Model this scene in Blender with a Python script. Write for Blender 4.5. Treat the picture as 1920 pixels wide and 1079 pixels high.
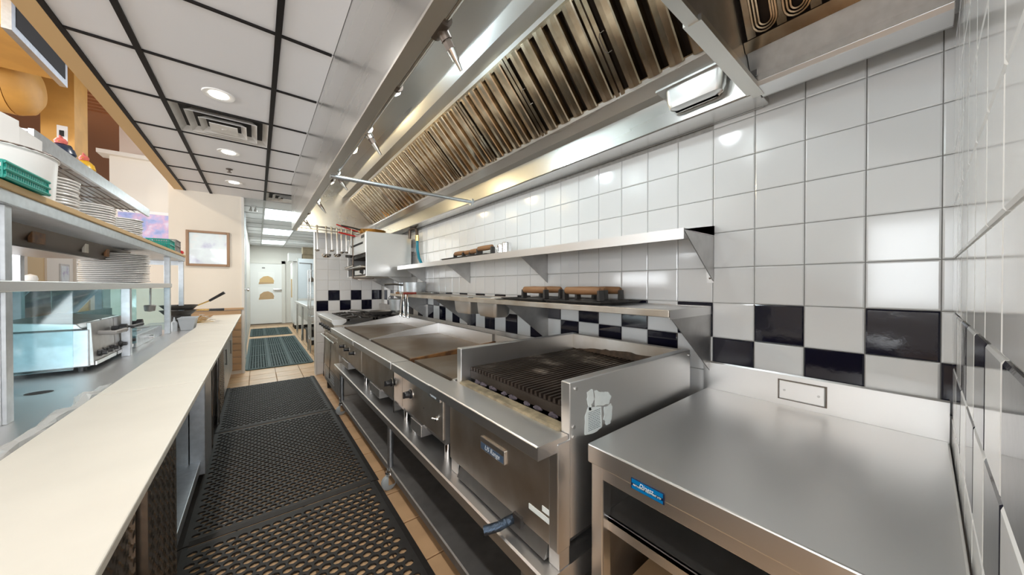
import bpy, math, random
from mathutils import Vector, Matrix
random.seed(7)
SC = bpy.context.scene
COL = SC.collection
for _o in list(bpy.data.objects):
    bpy.data.objects.remove(_o)

# ------------------------------------------------------------------ camera
CAM_H = 1.32
cd = bpy.data.cameras.new('camera')
cam = bpy.data.objects.new('camera', cd)
COL.objects.link(cam)
cam.location = (0, 0, CAM_H)
cam.rotation_euler = (math.radians(90 - 0.426), 0, math.radians(-38.147))
cd.sensor_width = 36.0
cd.lens = 607.515 / 1920 * 36.0
cd.clip_start = 0.01
SC.camera = cam

# ------------------------------------------------------------------ world, exposure
SC.view_settings.view_transform = 'Standard'
SC.view_settings.look = 'None'
SC.view_settings.gamma = 1.0
SC.view_settings.use_curve_mapping = False
SC.view_settings.exposure = 0.12
SC.cycles.use_denoising = True
SC.cycles.max_bounces = 10
SC.cycles.diffuse_bounces = 5
SC.cycles.glossy_bounces = 5
SC.cycles.transparent_max_bounces = 16
SC.cycles.sample_clamp_indirect = 6.0
W = bpy.data.worlds.new('sky')
SC.world = W
W.use_nodes = True
W.node_tree.nodes['Background'].inputs[0].default_value = (0.86, 0.93, 1.0, 1)
W.node_tree.nodes['Background'].inputs[1].default_value = 1.6


def lamp(kind, name, loc, energy, color, size=0.1, size_y=None, rot=(0, 0, 0), parent=None, **kw):
    l = bpy.data.lights.new(name, kind)
    l.energy = energy
    l.color = color
    if kind == 'AREA':
        l.size = size
        if size_y:
            l.shape = 'RECTANGLE'
            l.size_y = size_y
    else:
        l.shadow_soft_size = size
    for k, v in kw.items():
        setattr(l, k, v)
    o = bpy.data.objects.new(name, l)
    COL.objects.link(o)
    o.location = loc
    o.rotation_euler = rot
    return o


R90 = math.pi / 2
# daylight arriving through the dining-room windows (left) and the shop front (behind the camera)
WIN = [(-0.25, 0.75, 0.9, 2.6), (3.9, 6.9, 0.8, 2.7), (-4.4, -2.6, 0.8, 2.7)]      # windows in the dining-room wall: y0, y1, z0, z1
for _n, (_a, _b, _c, _d) in enumerate(WIN):
    lamp('AREA', 'daylight_dining_window', (-7.0, (_a + _b) / 2, (_c + _d) / 2), 62 * (_b - _a) * (_d - _c) / 1.7, (0.93, 0.97, 1.0), _d - _c, _b - _a, rot=(0, -R90, 0))
lamp('AREA', 'daylight_shop_front', (-1.9, -4.95, 1.65), 300, (0.96, 0.98, 1.0), 6.0, 2.2, rot=(R90, 0, 0))

# ------------------------------------------------------------------ mesh building
WORLD = {}


class MB:
    def __init__(s):
        s.v = []
        s.f = []

    def add(s, vs, fs):
        n = len(s.v)
        s.v += [tuple(v) for v in vs]
        s.f += [tuple(i + n for i in f) for f in fs]
        return s

    def box(s, x0, x1, y0, y1, z0, z1):
        if x0 > x1: x0, x1 = x1, x0
        if y0 > y1: y0, y1 = y1, y0
        if z0 > z1: z0, z1 = z1, z0
        v = [(x0, y0, z0), (x1, y0, z0), (x1, y1, z0), (x0, y1, z0), (x0, y0, z1), (x1, y0, z1), (x1, y1, z1), (x0, y1, z1)]
        return s.add(v, [(0, 3, 2, 1), (4, 5, 6, 7), (0, 1, 5, 4), (1, 2, 6, 5), (2, 3, 7, 6), (3, 0, 4, 7)])

    def prism(s, prof, axis, a, b):
        def P(p, t):
            return {'x': (t, p[0], p[1]), 'y': (p[0], t, p[1]), 'z': (p[0], p[1], t)}[axis]
        ar = sum(prof[i][0] * prof[(i + 1) % len(prof)][1] - prof[(i + 1) % len(prof)][0] * prof[i][1] for i in range(len(prof)))
        pr = list(prof)
        if (ar > 0) == (axis == 'y'):
            pr = pr[::-1]
        n = len(pr)
        vs = [P(p, a) for p in pr] + [P(p, b) for p in pr]
        fs = [tuple(range(n - 1, -1, -1)), tuple(range(n, 2 * n))]
        fs += [(i, (i + 1) % n, n + (i + 1) % n, n + i) for i in range(n)]
        return s.add(vs, fs)

    def cyl(s, p, q, r, n=16, r2=None, caps=True):
        p = Vector(p); q = Vector(q)
        d = (q - p).normalized()
        a = d.orthogonal().normalized(); b = d.cross(a)
        r2 = r if r2 is None else r2
        vs = []
        for c, rr in ((p, r), (q, r2)):
            for i in range(n):
                t = 2 * math.pi * i / n
                vs.append(c + (a * math.cos(t) + b * math.sin(t)) * rr)
        fs = [(i, (i + 1) % n, n + (i + 1) % n, n + i) for i in range(n)]
        if caps:
            fs += [tuple(range(n - 1, -1, -1)), tuple(range(n, 2 * n))]
        return s.add(vs, fs)

    def tube(s, pts, r, n=8, closed=False):
        pts = [Vector(p) for p in pts]
        m = len(pts)
        prev = None
        rings = []
        for i in range(m):
            if closed:
                d = (pts[(i + 1) % m] - pts[i - 1]).normalized()
            else:
                d = (pts[min(i + 1, m - 1)] - pts[max(i - 1, 0)]).normalized()
            if prev is None:
                a = d.orthogonal().normalized()
            else:
                a = (prev - d * prev.dot(d))
                a = a.normalized() if a.length > 1e-6 else d.orthogonal().normalized()
            prev = a
            b = d.cross(a)
            rings.append([pts[i] + (a * math.cos(2 * math.pi * k / n) + b * math.sin(2 * math.pi * k / n)) * r for k in range(n)])
        vs = [v for rg in rings for v in rg]
        fs = []
        for i in range(m if closed else m - 1):
            j = (i + 1) % m
            for k in range(n):
                fs.append((i * n + k, i * n + (k + 1) % n, j * n + (k + 1) % n, j * n + k))
        if not closed:
            fs += [tuple(range(n - 1, -1, -1)), tuple(range((m - 1) * n, m * n))]
        return s.add(vs, fs)

    def lathe(s, c, prof, n=28, axis='z', sx=1.0, sy=1.0):
        # prof: list of (r, h) from one end to the other
        c = Vector(c)
        vs = []
        for r, h in prof:
            for i in range(n):
                t = 2 * math.pi * i / n
                u, w = r * math.cos(t) * sx, r * math.sin(t) * sy
                vs.append(c + Vector({'z': (u, w, h), 'y': (u, h, -w), 'x': (h, u, w)}[axis]))
        fs = []
        for j in range(len(prof) - 1):
            for i in range(n):
                fs.append((j * n + i, j * n + (i + 1) % n, (j + 1) * n + (i + 1) % n, (j + 1) * n + i))
        if prof[0][0] > 1e-6:
            fs.append(tuple(range(n - 1, -1, -1)))
        if prof[-1][0] > 1e-6:
            fs.append(tuple(range((len(prof) - 1) * n, len(prof) * n)))
        return s.add(vs, fs)

    def quad(s, a, b, c, d):
        return s.add([a, b, c, d], [(0, 1, 2, 3)])

    def xf(s, M):
        s.v = [tuple(M @ Vector(v)) for v in s.v]
        return s

    def mesh(s, name, mat, off=(0, 0, 0), smooth=False):
        me = bpy.data.meshes.new(name)
        ox, oy, oz = off
        me.from_pydata([(v[0] - ox, v[1] - oy, v[2] - oz) for v in s.v], [], s.f)
        me.validate()
        me.update()
        if mat:
            me.materials.append(mat)
        if smooth:
            for p in me.polygons:
                p.use_smooth = True
            try:
                me.set_sharp_from_angle(angle=math.radians(40))
            except Exception:
                pass
        return me

    def obj(s, name, mat, parent=None, smooth=False, bev=0, origin=None):
        if parent is not None:
            off = WORLD[parent.name]
        elif origin is not None:
            off = origin
        else:
            xs = [v[0] for v in s.v]; ys = [v[1] for v in s.v]; zs = [v[2] for v in s.v]
            off = ((min(xs) + max(xs)) / 2, (min(ys) + max(ys)) / 2, min(zs))
        me = s.mesh(name, mat, off, smooth)
        o = bpy.data.objects.new(name, me)
        COL.objects.link(o)
        if parent is not None:
            o.parent = parent
            WORLD[o.name] = off
        else:
            o.location = off
            WORLD[o.name] = off
        if bev:
            m = o.modifiers.new('bevel', 'BEVEL')
            m.width = bev
            m.segments = 2
            m.limit_method = 'ANGLE'
            m.angle_limit = math.radians(40)
            m.harden_normals = False
        return o


def tag(o, label=None, cat=None, group=None, kind=None):
    if label: o['label'] = label
    if cat: o['category'] = cat
    if group: o['group'] = group
    if kind: o['kind'] = kind
    return o


def thing(name, label, cat, loc, group=None, kind=None):
    o = bpy.data.objects.new(name, None)
    o.empty_display_size = 0.05
    COL.objects.link(o)
    o.location = loc
    WORLD[o.name] = tuple(loc)
    return tag(o, label, cat, group, kind)


def piece(name, me, loc, parent):
    # one of many alike pieces that share a mesh; loc in world space
    o = bpy.data.objects.new(name, me)
    COL.objects.link(o)
    o.parent = parent
    w = WORLD[parent.name]
    o.location = (loc[0] - w[0], loc[1] - w[1], loc[2] - w[2])
    return o


def dup(root, loc, label=None, group=None, rotz=None):
    r = root.copy(); COL.objects.link(r); r.location = loc
    WORLD[r.name] = tuple(loc)
    if rotz is not None: r.rotation_euler = (0, 0, rotz)
    if label: r['label'] = label
    if group: r['group'] = group
    for ch in list(root.children):
        c = ch.copy(); COL.objects.link(c); c.parent = r
        for g in list(ch.children):
            d = g.copy(); COL.objects.link(d); d.parent = c
    return r


def text(body, size, mat, loc, rot, parent, name='lettering', align='CENTER', shear=0.0, ext=0.0006):
    c = bpy.data.curves.new(name, 'FONT')
    c.body = body; c.size = size; c.align_x = align; c.align_y = 'CENTER'; c.extrude = ext; c.shear = shear
    c.resolution_u = 3
    tmp = bpy.data.objects.new('tmp', c)
    COL.objects.link(tmp)
    me = bpy.data.meshes.new_from_object(tmp.evaluated_get(bpy.context.evaluated_depsgraph_get()))
    bpy.data.objects.remove(tmp)
    me.materials.clear()
    me.materials.append(mat)
    o = bpy.data.objects.new(name, me)
    COL.objects.link(o)
    o.parent = parent
    w = WORLD[parent.name]
    o.location = (loc[0] - w[0], loc[1] - w[1], loc[2] - w[2])
    o.rotation_euler = rot
    return o


# ------------------------------------------------------------------ materials
def new_mat(name):
    m = bpy.data.materials.new(name)
    m.use_nodes = True
    return m, m.node_tree, m.node_tree.nodes['Principled BSDF']


def mat(name, col, rough=0.5, metal=0.0, noise=0.0, nscale=20.0, bump=0.0, bscale=60.0, coat=0.0, emit=None, es=0.0, stretch=None, col2=None, spec=0.5, rvar=0.0):
    m, t, b = new_mat(name)
    b.inputs['Base Color'].default_value = (*col, 1)
    b.inputs['Roughness'].default_value = rough
    b.inputs['Metallic'].default_value = metal
    b.inputs['Specular IOR Level'].default_value = spec
    b.inputs['Coat Weight'].default_value = coat
    b.inputs['Coat Roughness'].default_value = 0.04
    if emit:
        b.inputs['Emission Color'].default_value = (*emit, 1)
        b.inputs['Emission Strength'].default_value = es
    if noise or bump or rvar:
        tc = t.nodes.new('ShaderNodeTexCoord')
        mp = t.nodes.new('ShaderNodeMapping')
        t.links.new(tc.outputs['Object'], mp.inputs['Vector'])
        if stretch:
            mp.inputs['Scale'].default_value = stretch
    if noise:
        n = t.nodes.new('ShaderNodeTexNoise')
        n.inputs['Scale'].default_value = nscale
        n.inputs['Detail'].default_value = 6
        t.links.new(mp.outputs[0], n.inputs['Vector'])
        r = t.nodes.new('ShaderNodeValToRGB')
        c2 = col2 or tuple(max(0, c * (1 - noise)) for c in col)
        r.color_ramp.elements[0].position = 0.35
        r.color_ramp.elements[1].position = 0.65
        r.color_ramp.elements[0].color = (*c2, 1)
        r.color_ramp.elements[1].color = (*col, 1)
        t.links.new(n.outputs['Fac'], r.inputs[0])
        t.links.new(r.outputs[0], b.inputs['Base Color'])
    if rvar:
        n = t.nodes.new('ShaderNodeTexNoise')
        n.inputs['Scale'].default_value = nscale * 0.6
        n.inputs['Detail'].default_value = 5
        t.links.new(mp.outputs[0], n.inputs['Vector'])
        mr = t.nodes.new('ShaderNodeMapRange')
        mr.inputs['To Min'].default_value = max(0.02, rough - rvar)
        mr.inputs['To Max'].default_value = rough + rvar
        t.links.new(n.outputs['Fac'], mr.inputs['Value'])
        t.links.new(mr.outputs[0], b.inputs['Roughness'])
    if bump:
        n = t.nodes.new('ShaderNodeTexNoise')
        n.inputs['Scale'].default_value = bscale
        n.inputs['Detail'].default_value = 4
        t.links.new(mp.outputs[0], n.inputs['Vector'])
        bp = t.nodes.new('ShaderNodeBump')
        bp.inputs['Strength'].default_value = bump
        bp.inputs['Distance'].default_value = 0.01
        t.links.new(n.outputs['Fac'], bp.inputs['Height'])
        t.links.new(bp.outputs[0], b.inputs['Normal'])
    return m


def glass_mat(name, tint, rough=0.02, refl=0.12):
    m = bpy.data.materials.new(name)
    m.use_nodes = True
    t = m.node_tree
    t.nodes.clear()
    out = t.nodes.new('ShaderNodeOutputMaterial')
    tr = t.nodes.new('ShaderNodeBsdfTransparent'); tr.inputs[0].default_value = (*tint, 1)
    gl = t.nodes.new('ShaderNodeBsdfGlossy'); gl.inputs['Roughness'].default_value = rough
    fr = t.nodes.new('ShaderNodeFresnel'); fr.inputs['IOR'].default_value = 1.5
    ma = t.nodes.new('ShaderNodeMath'); ma.operation = 'ADD'; ma.inputs[1].default_value = refl - 0.04
    mx = t.nodes.new('ShaderNodeMixShader')
    t.links.new(fr.outputs[0], ma.inputs[0]); t.links.new(ma.outputs[0], mx.inputs[0])
    t.links.new(tr.outputs[0], mx.inputs[1]); t.links.new(gl.outputs[0], mx.inputs[2])
    t.links.new(mx.outputs[0], out.inputs[0])
    return m


def emit_mat(name, col, s):
    m = bpy.data.materials.new(name); m.use_nodes = True
    t = m.node_tree; t.nodes.clear()
    out = t.nodes.new('ShaderNodeOutputMaterial')
    e = t.nodes.new('ShaderNodeEmission'); e.inputs[0].default_value = (*col, 1); e.inputs[1].default_value = s
    t.links.new(e.outputs[0], out.inputs[0])
    return m


M = {}
M['steel_soft'] = mat('satin_steel', (0.68, 0.655, 0.61), 0.40, 1.0, rvar=0.06, nscale=9)
M['steel'] = mat('brushed_steel', (0.76, 0.755, 0.75), 0.35, 1.0, rvar=0.07, nscale=9, bump=0.02, bscale=220, stretch=(1, 0.05, 1))
M['steel_x'] = mat('brushed_steel_cross', (0.74, 0.735, 0.725), 0.34, 1.0, rvar=0.05, nscale=7, bump=0.015, bscale=220, stretch=(0.05, 1, 1))
M['steel_hood'] = mat('hood_steel', (0.66, 0.65, 0.63), 0.27, 1.0, rvar=0.07, nscale=6, bump=0.015, bscale=180, stretch=(1, 0.06, 1))
M['steel_dull'] = mat('dull_steel', (0.58, 0.57, 0.56), 0.42, 1.0, noise=0.15, nscale=14, rvar=0.08)
M['steel_dirty'] = mat('stained_steel', (0.68, 0.64, 0.59), 0.42, 1.0, noise=0.3, nscale=5, col2=(0.52, 0.45, 0.37), rvar=0.08)
M['galv'] = mat('galvanised_steel', (0.64, 0.675, 0.71), 0.40, 1.0, noise=0.12, nscale=30, rvar=0.06)
M['baffle'] = mat('greasy_baffle_steel', (0.66, 0.57, 0.44), 0.20, 1.0, noise=0.25, nscale=16, col2=(0.48, 0.38, 0.27), rvar=0.07)
M['filter_back'] = mat('filter_dark', (0.07, 0.05, 0.04), 0.6, 0.4)
M['chrome'] = mat('chrome', (0.80, 0.80, 0.80), 0.10, 1.0)
M['bright'] = mat('bright_utensil_steel', (0.88, 0.88, 0.88), 0.28, 1.0)
M['pipe'] = mat('suppression_pipe', (0.62, 0.60, 0.57), 0.2, 1.0)
M['fitting'] = mat('dark_iron_fitting', (0.16, 0.13, 0.11), 0.42, 0.8)
M['black'] = mat('black_plastic', (0.018, 0.018, 0.02), 0.38)
M['rubber'] = mat('black_rubber', (0.026, 0.023, 0.021), 0.6, noise=0.25, nscale=30, spec=0.35)
M['rubber_green'] = mat('grey_green_rubber', (0.045, 0.085, 0.085), 0.6, noise=0.25, nscale=20)
M['white_tile'] = mat('white_ceramic', (0.80, 0.80, 0.80), 0.10, noise=0.02, nscale=3, bump=0.012, bscale=14, spec=0.5)
M['black_tile'] = mat('dark_navy_ceramic', (0.006, 0.006, 0.017), 0.07, bump=0.03, bscale=22)
M['grout'] = mat('grout', (0.46, 0.45, 0.43), 0.85, noise=0.2, nscale=40)
M['grout_light'] = mat('pale_grout', (0.62, 0.60, 0.56), 0.8)
M['ceil'] = mat('ceiling_panel', (0.73, 0.735, 0.76), 0.8, bump=0.02, bscale=150)
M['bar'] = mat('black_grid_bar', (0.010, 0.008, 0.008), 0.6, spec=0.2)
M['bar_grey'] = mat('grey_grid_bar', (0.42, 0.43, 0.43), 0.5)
M['tan'] = mat('tan_painted_beam', (0.62, 0.42, 0.20), 0.6)
M['orange'] = mat('orange_painted_duct', (0.62, 0.33, 0.08), 0.5, noise=0.15, nscale=5)
M['orange_dk'] = mat('rust_painted_deck', (0.30, 0.11, 0.035), 0.65)
M['cream'] = mat('cream_paint', (0.76, 0.70, 0.61), 0.7)
M['cream_far'] = mat('off_white_paint', (0.78, 0.77, 0.75), 0.7)
M['pale'] = mat('pale_paint', (0.72, 0.70, 0.66), 0.65)
M['pink'] = mat('pinkish_paint', (0.66, 0.53, 0.43), 0.7)
M['board'] = mat('cream_cutting_board', (0.77, 0.735, 0.655), 0.42, noise=0.05, nscale=5, bump=0.01, bscale=120)
M['floor'] = mat('buff_floor_tile', (0.60, 0.385, 0.215), 0.35, noise=0.18, nscale=6, bump=0.02, bscale=60)
M['floor_grout'] = mat('floor_grout', (0.34, 0.24, 0.16), 0.9)
M['white'] = mat('white_enamel', (0.80, 0.80, 0.79), 0.35)
M['plate'] = mat('white_china', (0.82, 0.81, 0.79), 0.16)
M['paper'] = mat('white_paper', (0.84, 0.84, 0.83), 0.7)
M['teal'] = mat('teal_plastic', (0.0, 0.30, 0.24), 0.35)
M['greyplastic'] = mat('grey_plastic', (0.24, 0.23, 0.22), 0.45)
M['lightgrey'] = mat('pale_grey_plastic', (0.56, 0.60, 0.64), 0.4)
M['wood'] = mat('worn_handle_wood', (0.34, 0.17, 0.075), 0.55, noise=0.35, nscale=12, stretch=(1, 0.2, 1))
M['plank'] = mat('light_wood_plank', (0.58, 0.37, 0.20), 0.5, noise=0.3, nscale=8, stretch=(0.3, 1, 6))
M['castiron'] = mat('cast_iron', (0.045, 0.040, 0.037), 0.5, noise=0.4, nscale=30, bump=0.08, bscale=120)
M['burnt'] = mat('charred_grate', (0.035, 0.027, 0.022), 0.45, 0.5, noise=0.5, nscale=9, col2=(0.02, 0.012, 0.008), bump=0.1, bscale=140)
M['burnt'].node_tree.nodes['Principled BSDF'].inputs['Metallic'].default_value = 0.3


def grate_mat():
    m, t, b = new_mat('pale_sheen_grate')
    g = t.nodes.new('ShaderNodeNewGeometry')
    n = t.nodes.new('ShaderNodeTexNoise'); n.inputs['Scale'].default_value = 7; n.inputs['Detail'].default_value = 6
    t.links.new(g.outputs['Position'], n.inputs['Vector'])
    r = t.nodes.new('ShaderNodeValToRGB')
    el = r.color_ramp.elements
    el[0].position = 0.40; el[0].color = (0.022, 0.014, 0.010, 1)
    el[1].position = 0.75; el[1].color = (0.30, 0.25, 0.21, 1)  # whitish sheen on the bars, painted into the colour as noise patches
    e = el.new(0.57); e.color = (0.045, 0.032, 0.025, 1)
    t.links.new(n.outputs['Fac'], r.inputs[0]); t.links.new(r.outputs[0], b.inputs['Base Color'])
    b.inputs['Roughness'].default_value = 0.5
    b.inputs['Metallic'].default_value = 0.3
    return m


M['grate'] = grate_mat()
M['soot'] = mat('baked_soot', (0.10, 0.065, 0.04), 0.6, noise=0.5, nscale=30)
M['darkred'] = mat('dark_red_handle', (0.22, 0.03, 0.02), 0.45)
M['ash'] = mat('greasy_firebrick', (0.26, 0.21, 0.13), 0.8, noise=0.55, nscale=22, bump=0.2, bscale=60)
M['coal'] = mat('lava_stone', (0.075, 0.06, 0.075), 0.9, noise=0.4, nscale=30, bump=0.3, bscale=60)
M['griddle'] = mat('seasoned_griddle', (0.25, 0.215, 0.18), 0.42, 0.75, noise=0.3, nscale=4, col2=(0.17, 0.12, 0.08), rvar=0.08)
M['rust'] = mat('rusty_grease_edge', (0.24, 0.11, 0.035), 0.5, 0.3, noise=0.5, nscale=25, col2=(0.10, 0.045, 0.02))
M['frame_wood'] = mat('picture_frame_wood', (0.30, 0.18, 0.10), 0.45)
M['door_tan'] = mat('tan_door', (0.62, 0.44, 0.22), 0.5)
M['card'] = mat('brown_cardboard', (0.52, 0.35, 0.20), 0.8, noise=0.08, nscale=8)
M['card_dark'] = mat('kraft_paper_bag', (0.36, 0.29, 0.20), 0.8, noise=0.2, nscale=10)
M['blue'] = mat('blue_badge', (0.0, 0.16, 0.42), 0.3)
M['plate_blue'] = mat('worn_blue_plate', (0.10, 0.16, 0.26), 0.35, 0.3)
M['navy'] = mat('navy_badge', (0.004, 0.012, 0.05), 0.3)
M['lettering'] = mat('pale_lettering', (0.75, 0.82, 0.88), 0.4)
M['hose'] = mat('blue_gas_hose', (0.0, 0.20, 0.30), 0.35)
M['brass'] = mat('brass', (0.70, 0.48, 0.16), 0.25, 1.0)
M['copper'] = mat('copper_pan', (0.58, 0.32, 0.10), 0.22, 1.0)
M['red'] = mat('red_plastic', (0.55, 0.02, 0.02), 0.4)
M['yellow'] = mat('yellow_glaze', (0.72, 0.42, 0.03), 0.3)
M['pinkred'] = mat('coral_glaze', (0.72, 0.16, 0.13), 0.4)
M['navyglaze'] = mat('dark_blue_glaze', (0.02, 0.035, 0.07), 0.3)
M['glass'] = glass_mat('display_glass', (0.80, 0.92, 0.94), 0.06, 0.05)
M['glass_clear'] = glass_mat('window_glass', (0.97, 0.98, 0.98), refl=0.06)
M['film'] = mat('clear_wrap_film', (0.75, 0.74, 0.72), 0.25)
M['film'].node_tree.nodes['Principled BSDF'].inputs['Alpha'].default_value = 0.45
M['dark'] = mat('dark_void', (0.015, 0.014, 0.014), 0.8)
M['sticker'] = mat('torn_sticker', (0.80, 0.87, 0.88), 0.55, noise=0.06, nscale=40)
M['ink'] = mat('grey_print', (0.22, 0.27, 0.30), 0.7)
M['foil'] = mat('crumpled_foil_tape', (0.05, 0.07, 0.10), 0.28, 0.9, bump=0.6, bscale=55)
M['bulb_cool'] = emit_mat('lamp_glow_cool', (0.80, 0.95, 1.0), 14)
M['bulb_warm'] = emit_mat('lamp_glow_warm', (1.0, 0.86, 0.55), 9)
M['down_glow'] = emit_mat('downlight_glow', (1.0, 0.95, 0.85), 9)
M['panel_glow'] = emit_mat('panel_glow', (0.90, 1.0, 0.99), 2.2)
M['rubber_grey'] = mat('grey_caster_rubber', (0.36, 0.39, 0.40), 0.5)
M['led'] = mat('dark_vent', (0.08, 0.08, 0.08), 0.6)
M['vent'] = mat('vent_enamel', (0.66, 0.64, 0.61), 0.5, noise=0.15, nscale=8)


def diamond_mat():
    m, t, b = new_mat('diamond_plate')
    b.inputs['Base Color'].default_value = (0.34, 0.30, 0.26, 1)
    b.inputs['Metallic'].default_value = 1
    b.inputs['Roughness'].default_value = 0.25
    return m


M['diamond'] = diamond_mat()


def print_mat(name, cols, scale, stretch=(1, 1, 1), rough=0.25, coat=0.6):
    m, t, b = new_mat(name)
    tc = t.nodes.new('ShaderNodeTexCoord'); mp = t.nodes.new('ShaderNodeMapping')
    mp.inputs['Scale'].default_value = stretch
    t.links.new(tc.outputs['Object'], mp.inputs[0])
    n = t.nodes.new('ShaderNodeTexNoise'); n.inputs['Scale'].default_value = scale; n.inputs['Detail'].default_value = 3
    t.links.new(mp.outputs[0], n.inputs['Vector'])
    r = t.nodes.new('ShaderNodeValToRGB')
    el = r.color_ramp.elements
    el[0].position = 0.3; el[0].color = (*cols[0], 1)
    el[1].position = 0.7; el[1].color = (*cols[-1], 1)
    for i, c in enumerate(cols[1:-1]):
        e = el.new(0.3 + 0.4 * (i + 1) / (len(cols) - 1)); e.color = (*c, 1)
    t.links.new(n.outputs['Fac'], r.inputs[0]); t.links.new(r.outputs[0], b.inputs['Base Color'])
    b.inputs['Roughness'].default_value = rough
    b.inputs['Coat Weight'].default_value = coat
    return m


M['art_pale'] = print_mat('pale_watercolour', [(0.42, 0.42, 0.62), (0.66, 0.74, 0.80), (0.70, 0.80, 0.84), (0.78, 0.78, 0.80)], 5)
M['art_blue'] = print_mat('blue_pink_print', [(0.20, 0.26, 0.55), (0.34, 0.40, 0.72), (0.62, 0.42, 0.62), (0.70, 0.70, 0.85)], 7)

# ------------------------------------------------------------------ the setting
TS = 0.154            # wall tile pitch
XW = 1.6058           # face of the long tiled wall
YC = -0.058           # face of the near return wall
Y0 = 0.5845           # a vertical joint
Z0 = 2.0122           # a horizontal joint
YS = 5.5              # far stub wall
CZ = 2.63             # ceiling


def structure(name, mb, m, **kw):
    return tag(mb.obj(name, m, **kw), kind='structure')


structure('floor', MB().box(-7.2, 3.0, -5.2, 17.5, -0.1, -0.012), M['floor_grout'])
FLOOR = bpy.data.objects['floor']


def tile_mesh(name, w, h, axis, m, th=0.007, ch=0.004):
    a, b = w / 2, h / 2
    q = [(-a, -b), (a, -b), (a, b), (-a, b)]
    q2 = [(-a + ch, -b + ch), (a - ch, -b + ch), (a - ch, b - ch), (-a + ch, b - ch)]
    mb = MB()
    L = []
    for d, qq in ((0, q), (th - 0.002, q), (th, q2)):
        for u, v in qq:
            L.append({'-x': (-d, -u, v), '-y': (u, -d, v), '+y': (-u, d, v), '+z': (u, v, d)}[axis])
    F = []
    for k in (0, 4):
        for i in range(4):
            F.append((k + i, k + (i + 1) % 4, k + 4 + (i + 1) % 4, k + 4 + i))
    F.append((8, 9, 10, 11))
    mb.add(L, F)
    return mb.mesh(name, m)


# floor tiles, near ones one by one
fp = 0.305
me = tile_mesh('floor_tile', fp - 0.007, fp - 0.007, '+z', M['floor'], 0.012, 0.003)
for i in range(5):
    for j in range(19):
        piece('floor_tile', me, (-0.40 + fp * (i + 0.5), 0.25 + fp * (j + 0.5), -0.012), FLOOR)
mb = MB()
for i in range(14):
    for j in range(44):
        x = -1.62 + fp * i; y = 0.25 - fp * 2 + fp * j
        if -0.45 < x + 0.05 < 1.1 and y + 0.05 < 0.25 + fp * 19 and y > 0.2:
            continue
        mb.box(x + 0.0035, x + fp - 0.0035, y + 0.0035, y + fp - 0.0035, -0.012, 0.0)
tag(mb.obj('floor_tiles_far', M['floor'], parent=FLOOR), kind='stuff')

# long tiled wall
wall_r = structure('wall_right', MB().box(XW, XW + 0.15, -0.25, YS + 0.12, 0, 2.75), M['grout'])
tw = tile_mesh('wall_tile', TS - 0.003, TS - 0.003, '-x', M['white_tile'])
tb = tile_mesh('wall_tile', TS - 0.003, TS - 0.003, '-x', M['black_tile'])
low = MB()
for c in range(-32, 4):       # tile c spans y from Y0 - c*TS down to Y0-(c+1)*TS
    yc = Y0 - (c + 0.5) * TS
    if yc + TS / 2 > YS:
        continue
    for r in range(-1, 8):
        zc = Z0 - (r + 0.5) * TS
        black = (r == 5 and c % 2 == 1) or (r == 6 and c % 2 == 0)
        if r == -1 and c < 0:
            continue
        if r == 7:
            low.box(XW - 0.006, XW, yc - TS / 2 + .0015, yc + TS / 2 - .0015, zc - TS / 2 + .0015, zc + TS / 2 - .0015)
            continue
        piece('wall_tile', tb if black else tw, (XW, yc, zc), wall_r)
# cut strip in the near corner
wn = (Y0 - 4 * TS) - YC
sw = tile_mesh('wall_tile', wn - 0.002, TS - 0.003, '-x', M['white_tile'])
sb = tile_mesh('wall_tile', wn - 0.002, TS - 0.003, '-x', M['black_tile'])
for r in range(-3, 7):
    piece('wall_tile', sb if r == 6 else sw, (XW, YC + wn / 2, Z0 - (r + 0.5) * TS), wall_r)
tag(low.obj('wall_tiles_low', M['white_tile'], parent=wall_r), kind='stuff')

# near return wall (right edge of the picture)
wall_n = structure('wall_near', MB().box(0.25, XW, YC - 0.12, YC, 0, 2.75), M['grout_light'])
nw = tile_mesh('wall_tile', TS - 0.004, TS - 0.004, '+y', M['white_tile'])
nb = tile_mesh('wall_tile', TS - 0.004, TS - 0.004, '+y', M['black_tile'])
for c in range(0, 8):
    xc = XW - 0.06 - (c + 0.5) * TS
    for r in range(-4, 8):
        black = (r == 5 and c % 2 == 0) or (r == 6 and c % 2 == 1)
        piece('wall_tile', nb if black else nw, (xc, YC, Z0 - (r + 0.5) * TS), wall_n)
nsw = tile_mesh('wall_tile', 0.056, TS - 0.004, '+y', M['white_tile'])
nsb = tile_mesh('wall_tile', 0.056, TS - 0.004, '+y', M['black_tile'])
for r in range(-4, 8):
    piece('wall_tile', nsb if r == 6 else nsw, (XW - 0.008 - 0.028, YC, Z0 - (r + 0.5) * TS), wall_n)

# far stub wall behind the range
SX = 0.672
wall_s = structure('wall_stub', MB().box(SX, XW, YS, YS + 0.12, 0, 2.75), M['grout_light'])
tsw = tile_mesh('wall_tile', TS - 0.003, TS - 0.003, '-y', M['white_tile'])
tsb = tile_mesh('wall_tile', TS - 0.003, TS - 0.003, '-y', M['black_tile'])
for c in range(6):
    xc = SX + 0.004 + (c + 0.5) * TS
    for r in range(-1, 13):
        black = (r == 5 and c % 2 == 1) or (r == 6 and c % 2 == 0)
        piece('wall_tile', tsb if black else tsw, (xc, YS, Z0 - (r + 0.5) * TS), wall_s)
structure('trim_1', MB().box(SX - 0.012, SX + 0.002, YS - 0.008, YS + 0.13, 0, CZ), M['white'])

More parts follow.
